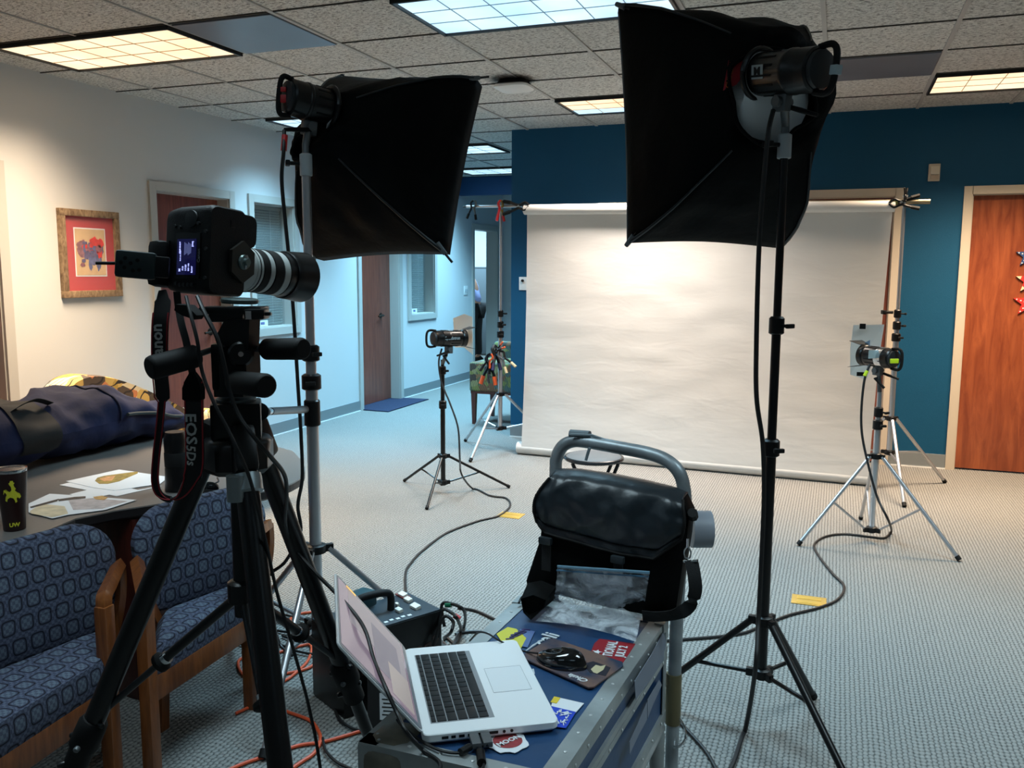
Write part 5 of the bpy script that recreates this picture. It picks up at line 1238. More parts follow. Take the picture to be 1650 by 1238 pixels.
for c in (V((-2.42, 2.42, .325)), V((-2.75, 1.45, .325))):
    MB().box(c, (.50, .34, .65), RotZ(-.1), .01).build('pedestal', MAHOG, t)
# things on the table
p = at(24, 853, Z=TZ); p.z = TZ
t = thing('tumbler', 'dark brown steel tumbler with a yellow horse emblem on the table edge', 'tumbler', p)
Hh = .192
tm = MB().prof(p, p+V((0, 0, 1)), [(0, .028), (.003, .031), (.05, .0335), (Hh-.012, .0445), (Hh-.010, .0445)], 36).build('body', mat('dark brown powder coat', (36, 14, 12), .35), t)
MB().prof(p+V((0, 0, Hh-.010)), p+V((0, 0, 1)), [(0, .0440), (.006, .0448), (.010, .0445), (.009, .041), (.002, .040)], 36).build('steel_rim', CHROME, t)
MB().prof(p+V((0, 0, Hh-.006)), p+V((0, 0, 1)), [(0, .041), (.004, .041), (.005, .032), (.003, .03)], 32).build('clear_lid', mat('smoky lid', (120, 100, 90), .15, alpha=.6), t)
vd = V((-p.x, -p.y, 0)).normalized(); vr = vd.cross(V((0, 0, -1))); 
if vr.dot(RR) < 0: vr = -vr
def wrap(pts, r0, z0, name, m):
    g = MB(); P = []
    for x, z in pts:
        a = x/.04; P.append((x, z, a))
    def pos(x, z, e):
        rr = .031+(.0445-.031)*z/Hh+e; a = x/rr; return p+(vd*math.cos(a)+vr*math.sin(a))*rr+V((0, 0, z))
    return MB().loft([[pos(x, z0+z, .0006) for x, z in pts], [pos(x, z0+z, .0012) for x, z in pts]]).build(name, m, tm, False)
yl = mat('yellow print', (226, 196, 50), .5)
emb = [(-30, -8), (-28, 8), (-20, 12), (-14, 6), (-8, 2), (-2, 8), (-3, 20), (-8, 28), (-10, 34), (-6, 36), (-5, 42), (4, 42), (5, 36), (9, 34), (5, 28), (7, 20), (12, 12), (8, 6), (16, -2), (24, -8), (28, -20), (22, -26), (16, -20), (12, -24), (14, -36), (8, -40), (6, -30), (2, -22), (-8, -18), (-16, -24), (-18, -34), (-24, -30), (-22, -16), (-18, -8), (-24, 2), (-27, -4)]
wrap([(x*.00085, z*.00085) for x, z in emb], 0, .125, 'horse_emblem', MATS['yellow sticker'] if 'yellow sticker' in MATS else yl)
text('UW', .016, p+vd*.0345+V((0, 0, .022)), vr, (0, 0, 1), MATS['yellow sticker'], t, off=.0006)
# printed sheets
def sheetp(label, pts, dz, m=PAPER):
    o = MB().plate([at(x, y, Z=TZ+dz) for x, y in pts], (0, 0, .0006)).build('printed_sheet', m, smooth=False); return tag(o, label, 'paper', 'sheets of paper on the table')
sheetp('plain white sheet lying under the sheet with the cone picture', [(96, 782), (142, 770), (222, 790), (262, 783), (188, 800), (150, 792)], .001)
s1 = sheetp('white sheet with a yellow cone shaped picture on the table', [(106, 776), (192, 757), (272, 769), (258, 780), (185, 791), (150, 786)], .0022)
cone = [(153, 775), (157, 770), (168, 767), (222, 760), (222, 763), (192, 776), (174, 780), (160, 780)]
MB().plate([at(x, y, Z=TZ+.0030) for x, y in cone], (0, 0, .0004)).build('cone_picture', mat('olive gold print', (150, 124, 34), .6, var=.5, vscale=60), s1, False)
MB().plate([at(x, y, Z=TZ+.0036) for x, y in ((160, 772), (172, 768), (186, 767), (180, 775), (168, 776))], (0, 0, .0004)).build('cone_filling', mat('orange cream print', (214, 150, 90), .6, var=.4, vscale=90), s1, False)
sheetp('white sheet sticking out to the left of the cone picture sheet', [(112, 797), (140, 790), (182, 796), (140, 806)], .0012)
s2 = sheetp('sheet with a pale garden picture and dark branch nearest the tumbler', [(46, 812), (80, 796), (140, 800), (220, 806), (170, 822), (110, 830), (84, 836), (46, 826)], .0034)
MB().plate([at(x, y, Z=TZ+.0044) for x, y in ((48, 824), (66, 812), (104, 816), (110, 828), (84, 834), (50, 828))], (0, 0, .0003)).build('cream_patch', mat('cream print b', (214, 198, 166), .6, var=.2, vscale=30), s2, False)
MB().plate([at(x, y, Z=TZ+.0042) for x, y in ((110, 806), (150, 803), (205, 808), (165, 820), (118, 822))], (0, 0, .0003)).build('mauve_patch', mat('mauve print', (186, 176, 176), .6, var=.25, vscale=40), s2, False)
MB().plate([at(x, y, Z=TZ+.0048) for x, y in ((48, 817), (80, 808), (95, 804), (92, 808), (70, 814), (50, 819))], (0, 0, .0003)).build('dark_branch', mat('dark print b', (40, 36, 36), .6), s2, False)
MB().plate([at(x, y, Z=TZ+.0048) for x, y in ((93, 805), (120, 801), (138, 800), (138, 803), (118, 805), (95, 808))], (0, 0, .0003)).build('dark_branch', mat('dark print b', (40, 36, 36), .6), s2, False)
MB().plate([at(x, y, Z=TZ+.005) for x, y in ((150, 801), (165, 799), (174, 802), (168, 806), (154, 805))], (0, 0, .0003)).build('ochre_flowers', mat('ochre print', (196, 150, 80), .6, var=.4, vscale=90), s2, False)
# standing lens
p = at(286, 790, Z=TZ); p.z = TZ
t = thing('camera_lens', 'black zoom lens standing upright on the table beside the navy bag', 'lens', p)
MB().prof(p, p+V((0, 0, 1)), [(0, .040), (.003, .043), (.085, .040), (.09, .039)], 36).build('hood', BLKM, t)
MB().prof(p+V((0, 0, .09)), p+V((0, 0, 1)), [(0, .038), (.001, .040), (.05, .0405), (.052, .039)], 36).build('zoom_ring', BLKR, t)
MB().prof(p+V((0, 0, .142)), p+V((0, 0, 1)), [(0, .038), (.001, .0395), (.045, .0395), (.06, .036), (.07, .034)], 36).build('barrel', BLKM, t)
MB().prof(p+V((0, 0, .212)), p+V((0, 0, 1)), [(0, .034), (.004, .034), (.005, .028)], 30).build('rear_cap', mat('brown black cap', (40, 26, 22), .5), t)
# sunglasses
t = thing('sunglasses', 'black wraparound sunglasses on the table behind the blue chair', 'sunglasses', at(330, 788, Z=TZ))
for x, dx in ((328, 0), (338, 1)):
    c = at(x, 786, Z=TZ+.025)
    MB().loft([[c+(RR*math.cos(a)*.034+V((0, 0, 1))*math.sin(a)*.022)*s+V((.35, -.9, 0))*b for a in [2*math.pi*k/20 for k in range(20)]] for s, b in ((1, 0), (.97, .006), (.6, .012), (.2, .014))]).build('lens', MATS['gloss black'], t)
MB().tube(smooth_path([at(344, 780, Z=TZ+.03), at(352, 776, Z=TZ+.03), at(350, 770, Z=TZ+.03)], 5), .003, 6).build('temple_arm', BLK, t)
# duffel bag
t = thing('duffel_bag', 'large soft navy duffel bag with black straps lying on the grey table', 'duffel bag', (-3.15, 2.6, TZ))
topl = [(-150, 660), (-60, 648), (0, 643), (60, 636), (105, 622), (140, 618), (180, 622), (205, 634), (232, 640), (252, 655), (266, 680), (272, 700)]
XC = -3.16
tp = [at(x, y+9, X=XC) for x, y in topl]
def topz(Y):
    if Y <= tp[0].y: return tp[0].z
    for a, b in zip(tp, tp[1:]):
        if a.y <= Y <= b.y: return a.z+(b.z-a.z)*(Y-a.y)/(b.y-a.y)
    return TZ+.05
Ya, Yb = 1.45, tp[-1].y
def duf(u, v):
    Y = Ya+(Yb-Ya)*v; h_ = max(topz(Y)-TZ, .03); e = max(0, (v-.93)/.07); e0 = max(0, (.06-v)/.06)
    h_ *= math.sqrt(max(0, 1-e**2))*.98+.02; h_ *= math.sqrt(max(0, 1-e0**2))*.98+.02
    a = u*2*math.pi; ca, sa = math.cos(a), math.sin(a)
    sq_ = lambda q, pw: math.copysign(abs(q)**pw, q)
    w_ = .235*(1-.25*e)
    x = XC+w_*sq_(ca, .75)*(1 if sa < 0 else (1-.12*sa)); z = TZ+.006+h_*.5*(1+sq_(sa, .8))
    nz_ = noise.noise(V((x*6, Y*7, z*6)))*.024+noise.noise(V((x*14+3, Y*11, z*14)))*.024+.022*(1-abs(math.sin(Y*9+z*11+x*8+2*noise.noise(V((Y*3, z*3, 1))))))**2*max(0, sa+.3)
    k_ = .9
    return V((x+ca*nz_, Y, max(TZ+.004, z+sa*nz_*k_)))
MB().grid(duf, 64, 90).build('body', NAVY, t)
def band(v0, v1, name, m, off=.007, u0=0, u1=1):
    def f(u, v):
        q = duf(u0+(u1-u0)*u, v0+(v1-v0)*v); c = V((XC, q.y, TZ+.13)); d = (q-c).normalized(); q = q+d*off; q.z = max(q.z, TZ+.001); return q
    MB().grid(f, 48, 4).build(name, m, t)
for yy in (2.50, 2.62): pass
def vy(Y): return (Y-Ya)/(Yb-Ya)
band(vy(2.43), vy(2.62), 'wide_strap', WEB, .008, -.06, .30)
band(vy(1.98), vy(2.06), 'wide_strap', WEB, .008, -.06, .55)
ribbon('carry_strap', [V((-3.0, 2.45, TZ+.235)), V((-2.985, 2.50, TZ+.262)), V((-3.0, 2.58, TZ+.272)), V((-3.01, 2.66, TZ+.245))], .03, (1, 0, .5), WEB, t)
g = MB(); g.tube(smooth_path([duf(.02+.0*k, vy(Y))+V((.01, 0, 0)) for k, Y in enumerate((2.95, 3.05, 3.15, 3.25, 3.31))], 4), .008, 6); g.build('seam_piping', mat('dark grey green piping', (44, 52, 54), .8), t)
for v0 in (vy(2.93),):
    MB().tube([duf(u/20*.5, v0)+V((.002, 0, .002)) for u in range(0, 19)], .004, 6).build('panel_seam', mat('dark navy seam', (14, 18, 44), .9), t)
# tub armchair behind bag
t = thing('armchair', 'armchair in patterned multicolour fabric behind the navy duffel bag', 'armchair', (-4.05, 3.9, 0))
XA = -3.95
prof_ = [(74, 700), (80, 660), (92, 632), (112, 612), (140, 604), (172, 608), (205, 618), (238, 632), (275, 650), (296, 664), (304, 690), (306, 730)]
pp_ = [at(x, y, X=XA) for x, y in prof_]
top_ = smooth_path(pp_, 4)
ring = [V((p.x, p.y, max(p.z, .2))) for p in top_]; ring = [V((XA, ring[0].y, .2))]+ring+[V((XA, ring[-1].y, .2))]
cen_ = sum(ring, V())/len(ring)
def rsc(s, dx): return [cen_+(q-cen_)*s+V((dx, 0, 0)) for q in ring]
MB().loft([rsc(.96, .05), rsc(1.0, .02), rsc(1.0, -.12), rsc(.95, -.15)]).build('back', KIL, t)
y0_, y1_ = ring[0].y, ring[-1].y
MB().box((XA+.34, (y0_+y1_)/2, .33), (.60, y1_-y0_-.16, .2), bev=.04).build('seat', KIL, t)
for y in (y0_+.05, y1_-.05): MB().box((XA+.30, y, .42), (.62, .10, .36), bev=.04).build('arm', KIL, t)
for a in (-.08, .58):
    for y in (y0_+.07, y1_-.07): MB().tube([(XA+a, y, .22), (XA+a, y, 0)], [.026, .018], 4).build('leg', OAK, t)
# ================================================================== CONFERENCE CHAIRS
def conf_chair(A, B, Cb, Db, label):
    "A, B front leg feet (viewer left, right); Cb, Db ends of the back panel line"
    A, B, Cb, Db = V(A), V(B), V(Cb), V(Db); a = (B-A).normalized(); ab = (Db-Cb).normalized(); up = V((0, 0, 1))
    n = ab.cross(up)                                        # panel normal
    if n.x < 0: n = -n
    t = thing('conference_chair', label, 'chair', (A+B)/2, 'blue patterned chairs along the table')
    def Z(p, z): return V((p.x, p.y, z))
    Rf = basis(a); nf = a.cross(up); nf = nf if nf.x > 0 else -nf
    Ci, Di = Cb+ab*.05, Db-ab*.05
    # rails
    MB().box(Z((A+B)/2, .290)-nf*.018, ((B-A).length-.03, .028, .075), Rf, .004).build('front_rail', OAK, t)
    for p, q in ((A, Ci), (B, Di)):
        d = (q-p); MB().box(Z((p+q)/2, .295)-nf*.01, (d.length-.04, .026, .065), basis(d), .004).build('side_rail', OAK, t)
    MB().box(Z((Ci+Di)/2, .30), ((Di-Ci).length, .026, .07), basis(ab), .004).build('back_rail', OAK, t)
    # seat cushion: rounded quad
    def seatring(z, gx):
        P = [Z(A, z)-nf*.004-a*gx*-1, Z(B, z)-nf*.004+a*gx*-1, Z(Di, z)-n*.0-ab*gx, Z(Ci, z)+ab*gx]; c = sum(P, V())/4; P = [p+(c-p).normalized()*gx*.5 for p in P]
        out = []
        for i in range(4):
            p0, p1, p2 = P[i-1], P[i], P[(i+1) % 4]; e0 = p1.lerp(p0, .12); e1 = p1.lerp(p2, .12)
            for k in range(5): f = k/4; out.append(e0.lerp(p1, f).lerp(p1.lerp(e1, f), f))
        return out
    MB().loft([seatring(.325, .012), seatring(.336, .0), seatring(.385, .0), seatring(.412, .018), seatring(.420, .06)]).build('seat', FAB, t, uv=(a, nf-up*.9))
    # back panel, rounded top corners
    Wd = (Db-Cb).length; hw = Wd/2; M0 = (Cb+Db)/2; zt, zb_ = .735, .400
    pts = []
    for k in range(9): th_ = math.pi/2*k/8; pts.append((hw-.13+.13*math.cos(th_), zt-.12+.12*math.sin(th_)))
    for k in range(9): th_ = math.pi/2+math.pi/2*k/8; pts.append((-hw+.13+.13*math.cos(th_), zt-.12+.12*math.sin(th_)))
    for k in range(5): th_ = math.pi+math.pi/2*k/4; pts.append((-hw+.08+.06*math.cos(th_), zb_+.06+.06*math.sin(th_)))
    for k in range(5): th_ = 3*math.pi/2+math.pi/2*k/4; pts.append((hw-.08+.06*math.cos(th_), zb_+.06+.06*math.sin(th_)))
    cz_ = (zt+zb_)/2
    def bp(s, z, e): return Z(M0, z)+ab*s-n*((z-.42)*.10+e)
    def br(sc, e): return [bp(x*sc, cz_+(z-cz_)*sc, e+.012*(1-(x/hw)**2)) for x, z in pts]
    MB().loft([br(.3, -.008), br(.8, -.006), br(.96, .002), br(1, .014), br(1, .032), br(.96, .045)]).build('backrest', FAB, t, uv=(ab, up))
    for P0, Pb, s in ((A, Cb, 1), (B, Db, -1)):
        MB().box(Z(P0, .28)-nf*.015, (.038, .038, .56), Rf, .004).build('front_leg', OAK, t)
        pr_ = Z(Pb, 0)+ab*s*.06
        MB().tube([Z(pr_, .33), pr_-n*.03], .024, 4, roll=math.pi/4).build('rear_leg', OAK, t)
        e0 = Z(P0, .55)-nf*.015; e1 = Z(Pb, .585)-n*.02
        pth = [e0, e0+V((0, 0, .03))+(e1-e0)*.05, e0.lerp(e1, .3)+V((0, 0, .022)), e0.lerp(e1, .65)+V((0, 0, .012)), e1]
        MB().tube(smooth_path(pth, 5), .021, 4, roll=math.pi/4).build('arm', OAK, t)
        MB().tube(smooth_path([e1, Z(Pb, .53)+ab*s*.004-n*.012, Z(Pb, .46)+ab*s*.02-n*.004, Z(pr_, .34)], 5), .018, 4, roll=math.pi/4).build('back_post', OAK, t)
    return t
conf_chair((-1.77, 1.845, 0), (-1.795, 2.33, 0), (-1.98, 2.04, 0), (-1.85, 2.53, 0), 'blue patterned chair with honey oak frame behind the tripod legs')
conf_chair((-1.80, 1.28, 0), (at(183, 1120, Z=.3).x, at(183, 1120, Z=.3).y, 0), (-2.10, 1.48, 0), (-2.01, 2.00, 0), 'blue patterned chair with honey oak frame at the left edge nearest the tumbler')
# ================================================================== STOOL
sc_ = at(957, 737, Z=.5)
t = thing('stool', 'round grey topped folding stool with black tube legs in front of the paper', 'stool', (sc_.x, sc_.y, 0))
MB().prof((sc_.x, sc_.y, .487), (sc_.x, sc_.y, 2), [(0, .14), (.003, .148), (.018, .148), (.025, .135), (.027, .05)], 40).build('seat', mat('brown grey vinyl top', (96, 88, 84), .6), t)
MB().tube([V((sc_.x+.150*math.cos(a), sc_.y+.150*math.sin(a), .497)) for a in [2*math.pi*k/40 for k in range(41)]], .011, 8, cap=False).build('rim', mat('gunmetal rim', (56, 54, 54), .25, .7), t)
for k, (s0, s1) in enumerate(((1, -1), (-1, 1))):
    for d in (-.09, .09):
        w_ = RR*1; dp = WW
        MB().tube([V((sc_.x, sc_.y, .485))+w_*.12*s0+V((dp.x, dp.y, 0))*d, V((sc_.x, sc_.y, .25))+w_*.03*(s0)+V((dp.x, dp.y, 0))*d, V((sc_.x, sc_.y, .01))+w_*.14*s1+V((dp.x, dp.y, 0))*d*1.4], .0095, 10).build('leg', BLKM, t)
# ================================================================== HALL
t = thing('accent_chair', 'green and brown patterned upholstered chair with dark wooden legs in the hallway', 'chair', (-3.05, 7.95, 0))
hc = V((-3.03, 7.98, .47))
MB().box((-3.0, 8.0, .465), (.62, .56, .28), bev=.02).build('seat', KILG, t)
MB().box((-2.98, 8.32, .60), (.60, .10, .34), bev=.04).build('back', KILG, t)
MB().box((-3.0, 8.0, .315), (.60, .54, .025)).build('rail', MAHOG, t)
for x, y in ((-3.27, 7.75), (-2.74, 7.75), (-3.27, 8.24), (-2.74, 8.24)): MB().tube([(x, y, .31), (x, y, 0)], [.034, .022], 4, roll=math.pi/4).build('leg', OAK if 0 else MAHOG, t)
t = thing('tool_case', 'yellow tool case on the carpet under the hallway chair', 'tool case', (-3.0, 8.5, 0))
MB().box((-2.95, 8.62, .15), (.34, .16, .28), bev=.02).build('body', YTOOL, t); MB().box((-3.05, 8.535, .14), (.05, .012, .06), bev=.003).build('latch', BLK, t)
MB().tube([(-3.04, 8.62, .29), (-3.04, 8.62, .33), (-2.90, 8.62, .33), (-2.90, 8.62, .29)], .010, 8).build('handle', BLK, t)
# person in the room beyond the doorway: bending forward, seen from behind
def person():
    t = thing('person', 'person in pale blue shirt and black trousers standing inside the doorway', 'person', (-5.54, 13.15, 0))
    bm = bmesh.new(); P0 = V((-5.54, 13.15, 0))
    J = {'pel': (0, 0, .93, .135), 'waist': (-.03, 0, 1.05, .125), 'chest': (-.10, 0, 1.25, .15), 'neckb': (-.20, 0, 1.42, .07), 'neck': (-.25, 0, 1.47, .052), 'head': (-.29, 0, 1.55, .085), 'crown': (-.31, 0, 1.64, .075)}
    for s, k in ((1, 'l'), (-1, 'r')):
        J.update({'hip'+k: (0, .10*s, .86, .10), 'knee'+k: (-.02+.02*s, .11*s, .48, .062), 'ank'+k: (.03, .11*s, .09, .042), 'toe'+k: (-.14, .12*s, .035, .035),
                  'sho'+k: (-.14, .19*s, 1.36, .062), 'elb'+k: (-.27, .25*s, 1.10, .044), 'wri'+k: (-.45, .20*s, .98, .028), 'han'+k: (-.53, .19*s, .96, .032)})
    E_ = [('pel', 'waist'), ('waist', 'chest'), ('chest', 'neckb'), ('neckb', 'neck'), ('neck', 'head'), ('head', 'crown')]
    for k in 'lr': E_ += [('pel', 'hip'+k), ('hip'+k, 'knee'+k), ('knee'+k, 'ank'+k), ('ank'+k, 'toe'+k), ('chest', 'sho'+k), ('sho'+k, 'elb'+k), ('elb'+k, 'wri'+k), ('wri'+k, 'han'+k)]
    # fingers
    for s, k in ((1, 'l'), (-1, 'r')):
        for f in range(5):
            J['f%d%s' % (f, k)] = (-.57, (.19+.014*(f-2))*s, .955, .010); J['g%d%s' % (f, k)] = (-.61+.008*abs(f-2), (.19+.017*(f-2))*s, .93, .0085)
            if f == 0: J['f0'+k] = (-.54, .155*s, .965, .011); J['g0'+k] = (-.575, .14*s, .95, .009)
            E_ += [('han'+k, 'f%d%s' % (f, k)), ('f%d%s' % (f, k), 'g%d%s' % (f, k))]
    def skin(names, edges, grow, nm, m, root):
        me = bpy.data.meshes.new(nm); idx = {n: i for i, n in enumerate(names)}
        me.from_pydata([P0+V(J[n][:3]) for n in names], [(idx[a], idx[b]) for a, b in edges], [])
        o = bpy.data.objects.new(nm, me); C.objects.link(o); mo = o.modifiers.new('skin', 'SKIN'); mo.use_smooth_shade = True
        for n in names: v = me.skin_vertices[0].data[idx[n]]; v.radius = (J[n][3]+grow, J[n][3]+grow); v.use_root = (n == root)
        su = o.modifiers.new('sub', 'SUBSURF'); su.levels = 2; su.render_levels = 2; me.materials.append(m); link(o, t); return o
    skin(list(J), E_, 0, 'body', SKIN, 'pel')
    sh = ['pel', 'waist', 'chest', 'neckb', 'shol', 'shor', 'elbl', 'elbr', 'wril', 'wrir']
    skin(sh, [('pel', 'waist'), ('waist', 'chest'), ('chest', 'neckb'), ('chest', 'shol'), ('chest', 'shor'), ('shol', 'elbl'), ('shor', 'elbr'), ('elbl', 'wril'), ('elbr', 'wrir')], .014, 'shirt', SHIRT, 'pel')
    tr = ['pel', 'hipl', 'hipr', 'kneel', 'kneer', 'ankl', 'ankr']
    skin(tr, [('pel', 'hipl'), ('pel', 'hipr'), ('hipl', 'kneel'), ('hipr', 'kneer'), ('kneel', 'ankl'), ('kneer', 'ankr')], .018, 'trousers', TROUS, 'pel')
    for s in (1, -1):
        MB().loft([[P0+V((.03-.13*(0 if math.cos(a) > 0 else 1)*0+math.cos(a)*.13*sc-.05, .12*s+math.sin(a)*.05*sc, z)) for a in [2*math.pi*k/18 for k in range(18)]] for z, sc in ((0, 1), (.03, 1.02), (.06, .9), (.09, .6))]).build('shoe', BLKR, t)
    hd = P0+V((-.30, 0, 1.615))
    MB().grid(lambda u, v: hd+V((math.cos(u*2*math.pi)*math.cos(v*math.pi/2)*.105+.012, math.sin(u*2*math.pi)*math.cos(v*math.pi/2)*.092, math.sin(v*math.pi/2)*.11-.01)), 24, 8).build('hair', mat('brown hair', (60, 42, 32), .8), t)
    f0 = P0+V((-.375, 0, 1.565))
    MB().loft([[f0+V((-dx, y, z)) for y, z in ((-.014*s, -.02), (.014*s, -.02), (.006*s, .025), (-.006*s, .025))] for dx, s in ((-.02, 1.2), (.022, .6))]).build('nose', SKIN, t)
    for s in (1, -1):
        MB().prof(f0+V((.016, .034*s, .022)), f0+V((-1, .034*s, .022)), [(0, .013), (.008, .010), (.011, .004)], 14).build('eye', mat('eye white', (220, 220, 220), .3), t)
        MB().loft([[P0+V((-.285+.02*math.cos(a)*sc, s*(.086+dd), 1.575+.032*math.sin(a)*sc)) for a in [2*math.pi*k/14 for k in range(14)]] for dd, sc in ((-.01, 1), (.008, 1), (.014, .6))]).build('ear', SKIN, t)
    MB().box(f0+V((.010, 0, -.045)), (.02, .045, .008), bev=.003).build('mouth', mat('lip', (150, 80, 76), .5), t)
person()
# ================================================================== CABLES
pc1 = cord('power_cable', [at(458, 210, Y=2.42), at(457, 245, Y=2.40), at(454, 290, Y=2.42), at(460, 360, Y=2.44), at(467, 430, Y=2.46), at(474, 520, Y=2.48), at(480, 620, Y=2.50), at(485, 700, Y=2.50), at(487, 770, Y=2.50), at(480, 815, Y=2.50), at(484, 860, Y=2.56), at(460, 905, Y=2.62), at(430, 940, Y=2.66), V((-2.0, 2.75, .04)), V((-1.9, 2.7, .012))], .0062, CORD, 'thick black cord hanging from the left flash head beside the silver stand', 'power cable')
MB().cyl(at(459, 218, Y=2.415), at(457, 243, Y=2.405), .0095).build('red_sleeve', RED, pc1)
cord('power_cable', [at(1246, 178, Y=2.76), at(1238, 215, Y=2.72), at(1230, 300, Y=2.70), at(1223, 400, Y=2.70), at(1219, 540, Y=2.70), at(1219, 640, Y=2.72), at(1229, 715, Y=2.74), at(1231, 800, Y=2.74), at(1227, 900, Y=2.72), at(1222, 1000, Y=2.68), at(1217, 1080, Y=2.60), fl(1200, 1180), fl(1178, 1238), fl(1140, 1290)], .0075, CORD, 'thick black cord hanging along the tall black stand to the floor', 'power cable')
cord('power_cable', [at(712, 562, Y=5.15), at(707, 585, Y=5.12), at(712, 618, Y=5.10), at(725, 650, Y=5.08), at(738, 690, Y=5.05), at(741, 740, Y=5.0), at(744, 765, Y=4.98), fl(762, 788), fl(790, 799), fl(815, 803), fl(822, 815), fl(805, 831), fl(770, 840), fl(722, 858), fl(690, 880), fl(664, 905), fl(653, 935), V((-1.45, 2.85, .012)), V((-1.38, 2.80, .05)), V((-1.40, 2.79, .16))], .0062, CORD, 'black cord winding from the left spotlight across the carpet to the power pack', 'power cable')
pc2 = cord('power_cable', [at(1402, 587, Y=5.06), at(1393, 612, Y=5.04), at(1388, 660, Y=5.02), at(1389, 700, Y=5.0), at(1398, 745, Y=4.97), at(1413, 800, Y=4.93), at(1432, 840, Y=4.92), fl(1436, 858), fl(1425, 867), fl(1400, 865), fl(1360, 861), fl(1330, 865), fl(1312, 878), fl(1320, 897), fl(1342, 925), fl(1360, 945), fl(1350, 966), fl(1318, 980), fl(1270, 992), fl(1225, 1010), fl(1190, 1022), fl(1110, 1030), fl(1000, 1036), fl(900, 1028), V((-1.0, 3.25, .008)), V((-1.15, 2.9, .012)), V((-1.2, 2.74, .06)), V((-1.24, 2.70, .16))], .0064, CORD, 'black cord snaking from the right spotlight over the brass plate to the case', 'power cable')
MB().cyl(at(1397, 598, Y=5.05), at(1393, 606, Y=5.04), .009).build('yellow_tape', MATS['neon green tag'], pc2)
cord('power_cable', [fl(1060, 1120), fl(1090, 1158), fl(1110, 1180), fl(1135, 1208), fl(1150, 1232), fl(1165, 1262)], .006, CORD, 'black cord on the carpet beside the right rear caster', 'power cable')
# cords fanning out of the power pack sockets
for k, (pts, tape, tp_) in enumerate((([(712, 975), (730, 974), (748, 985), (748, 1010), (738, 1032), (722, 1048)], 'green', (718, 975)), ([(712, 985), (728, 988), (738, 1000), (742, 1018), (730, 1040), (715, 1050)], 'red', (732, 992)), ([(714, 996), (730, 1002), (726, 1020), (716, 1030), (740, 1042), (765, 1034)], None, None), ([(740, 980), (765, 984), (790, 995), (820, 1010), (850, 1022)], None, None), ([(735, 1022), (760, 1018), (790, 1020), (820, 1030)], None, None))):
    zz0 = (.22, .19, .15, .03, .01)[k]
    P = [V((-1.262-.01*k, 2.715-.03*(k % 3), zz0))] if k < 3 else [fl(*pts[0])]
    lst = [at(x, y, Y=2.74-.02*k) if k < 3 and i < 3 else fl(x, y) for i, (x, y) in enumerate(pts)]
    fc_ = cord('flash_cable', P+lst, .0062, CORD, ('black cable with green tape plugged into the power pack', 'black cable with red tape plugged into the power pack', 'lowest black cable looping out of the power pack', 'black cable running from the power pack behind the blue case', 'short black cable on the carpet between power pack and blue case')[k], 'cable')
    if tape: 
        a = at(tp_[0], tp_[1], Y=2.74-.02*k); b_ = at(tp_[0]+9, tp_[1]+(0 if k == 0 else 6), Y=2.74-.02*k)
        MB().cyl(a, b_, .0095).build('tape_band', GREEN if tape == 'green' else RED, fc_)
# tripod cables
tc_ = cord('tether_cable', px2([(318, 478, 1.2), (330, 505, 1.18), (350, 545, 1.17), (362, 590, 1.17), (370, 630, 1.17), (385, 670, 1.17), (410, 705, 1.17), (435, 735, 1.19), (458, 765, 1.25), (462, 800, 1.3), (460, 845, 1.4), (472, 880, 1.45), (500, 915, 1.45), (540, 955, 1.45), (572, 990, 1.42), (590, 1020, 1.38), (603, 1065, 1.33), (622, 1110, 1.27), (640, 1150, 1.25), (655, 1180, 1.22)])+[at(680, 1208, Z=CT+.008), at(710, 1236, Z=CT+.008), V((-.60, 1.19, CT-.02)), V((-.60, 1.15, CT-.3))], .0038, CORD, 'long black tether cable from the camera passing in front of the laptop screen', 'cable')
cord('trigger_cable', px2([(300, 478, 1.2), (308, 510, 1.18), (318, 550, 1.17), (326, 600, 1.17), (345, 650, 1.16), (366, 690, 1.16), (385, 730, 1.16), (402, 770, 1.18), (418, 830, 1.2), (432, 890, 1.22), (445, 950, 1.24), (465, 1020, 1.26), (485, 1090, 1.28), (500, 1150, 1.3), (516, 1238, 1.3)])+[V((-.85, 1.32, .3))], .0032, CORD, 'thin black cable hanging from the camera down past the centre tripod leg', 'cable')
MB_ = MB().loft([[at(x, y, Y=1.2)+V((0, d_, 0)) for x, y in ((288, 490), (306, 492), (322, 508), (318, 515), (298, 508), (286, 500))] for d_ in (-.008, .012)]).build('plug', BLKR, tc_)
# orange extension cords on the carpet
cord('extension_cord', [fl(510, 986), fl(480, 990), fl(468, 1000), fl(485, 1010), fl(515, 1000), fl(530, 1005), fl(545, 1025), fl(535, 1045), fl(500, 1075), fl(455, 1087), fl(425, 1095), fl(395, 1090), fl(384, 1072), fl(392, 1060), fl(440, 1048)], .0055, ORG, 'orange cord coiled on the carpet behind the silver stand', 'extension cord')
cord('extension_cord', [fl(425, 1060), fl(470, 1045), fl(500, 1040), fl(496, 1065), fl(470, 1090), fl(455, 1100), fl(420, 1130), fl(380, 1150)], .0055, ORG, 'orange cord crossing the coil beside the middle tripod leg', 'extension cord')
cord('extension_cord', [fl(360, 1245), fl(400, 1228), fl(440, 1216), fl(480, 1202), fl(520, 1196), fl(560, 1185), fl(585, 1178), fl(620, 1175)], .0058, ORG, 'orange cord running right across the floor to the corner of the blue case', 'extension cord')
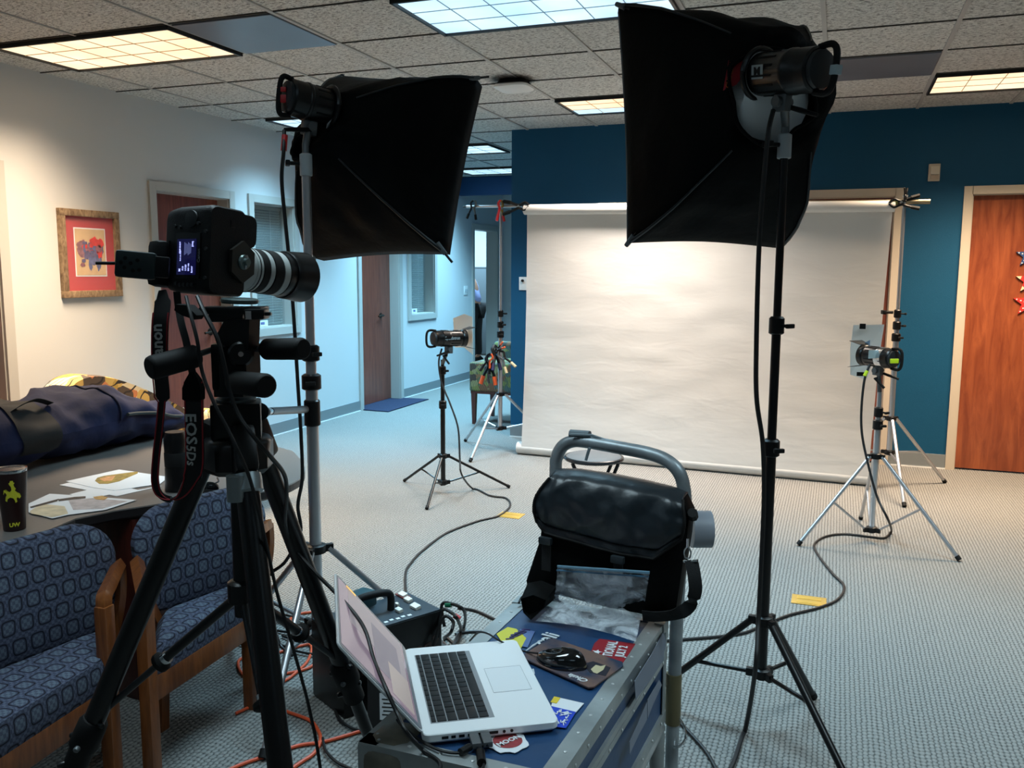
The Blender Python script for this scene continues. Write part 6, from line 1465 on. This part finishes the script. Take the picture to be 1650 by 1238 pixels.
cord('extension_cord', [fl(440, 1140), fl(470, 1150), fl(500, 1162), fl(514, 1180), fl(516, 1196), fl(505, 1215), fl(480, 1232), fl(450, 1255)], .0058, ORG, 'orange cord curling in an arc beside the thin hanging cable', 'extension cord')
for k, (pts, lb) in enumerate((([(384, 1000), (400, 990), (420, 995), (425, 1020), (400, 1040), (380, 1030), (386, 1010), (410, 1005), (440, 1015), (470, 1020), (500, 1025)], 'black cord coiled on the carpet beside the oak chair leg'),
        ([(440, 1000), (470, 1005), (500, 1020), (530, 1040), (520, 1055), (480, 1050), (450, 1040), (420, 1050), (400, 1060)], 'black cord tangled with the orange coil behind the tripod'),
        ([(455, 990), (490, 1000), (510, 1015), (490, 1035), (455, 1025)], 'short black loop of cord at the foot of the silver stand'),
        ([(575, 1120), (550, 1125), (540, 1140), (548, 1160), (570, 1175), (600, 1180)], 'black cord looping round the lower right tripod leg'),
        ([(520, 1190), (525, 1210), (545, 1230), (580, 1245)], 'thin black cord curling on the floor left of the case corner'))):
    cord('black_cable', [fl(x, y, .009+.003*(i % 2)) for i, (x, y) in enumerate(pts)], .005, CORD, lb, 'cord')
o = MB().box(fl(418, 993, .02), (.10, .03, .03), RotZ(.5), .006).build('power_adapter', BLKR); tag(o, 'black adapter block on the carpet behind the tripod', 'adapter')
# ================================================================== CAMERA, WORLD
cam = bpy.data.cameras.new('cam'); co = bpy.data.objects.new('photo_camera', cam); C.objects.link(co)
cam.sensor_fit = 'HORIZONTAL'; cam.sensor_width = 36; cam.lens = F/1650*36; cam.clip_start = .02
M = Matrix((RR, UU, -WW)).transposed().to_4x4(); M.translation = V((0, 0, EYE)); co.matrix_world = M
bpy.context.scene.camera = co
w = bpy.data.worlds.new('w'); bpy.context.scene.world = w; w.use_nodes = True
w.node_tree.nodes['Background'].inputs[0].default_value = (.55, .7, .85, 1); w.node_tree.nodes['Background'].inputs[1].default_value = .3
sc = bpy.context.scene
sc.view_settings.view_transform = 'Standard'; sc.view_settings.look = 'None'; sc.view_settings.gamma = 1
sc.view_settings.use_curve_mapping = False; sc.view_settings.exposure = EXPO
for a, b in (('max_bounces', 7), ('diffuse_bounces', 4)): setattr(sc.cycles, a, b)
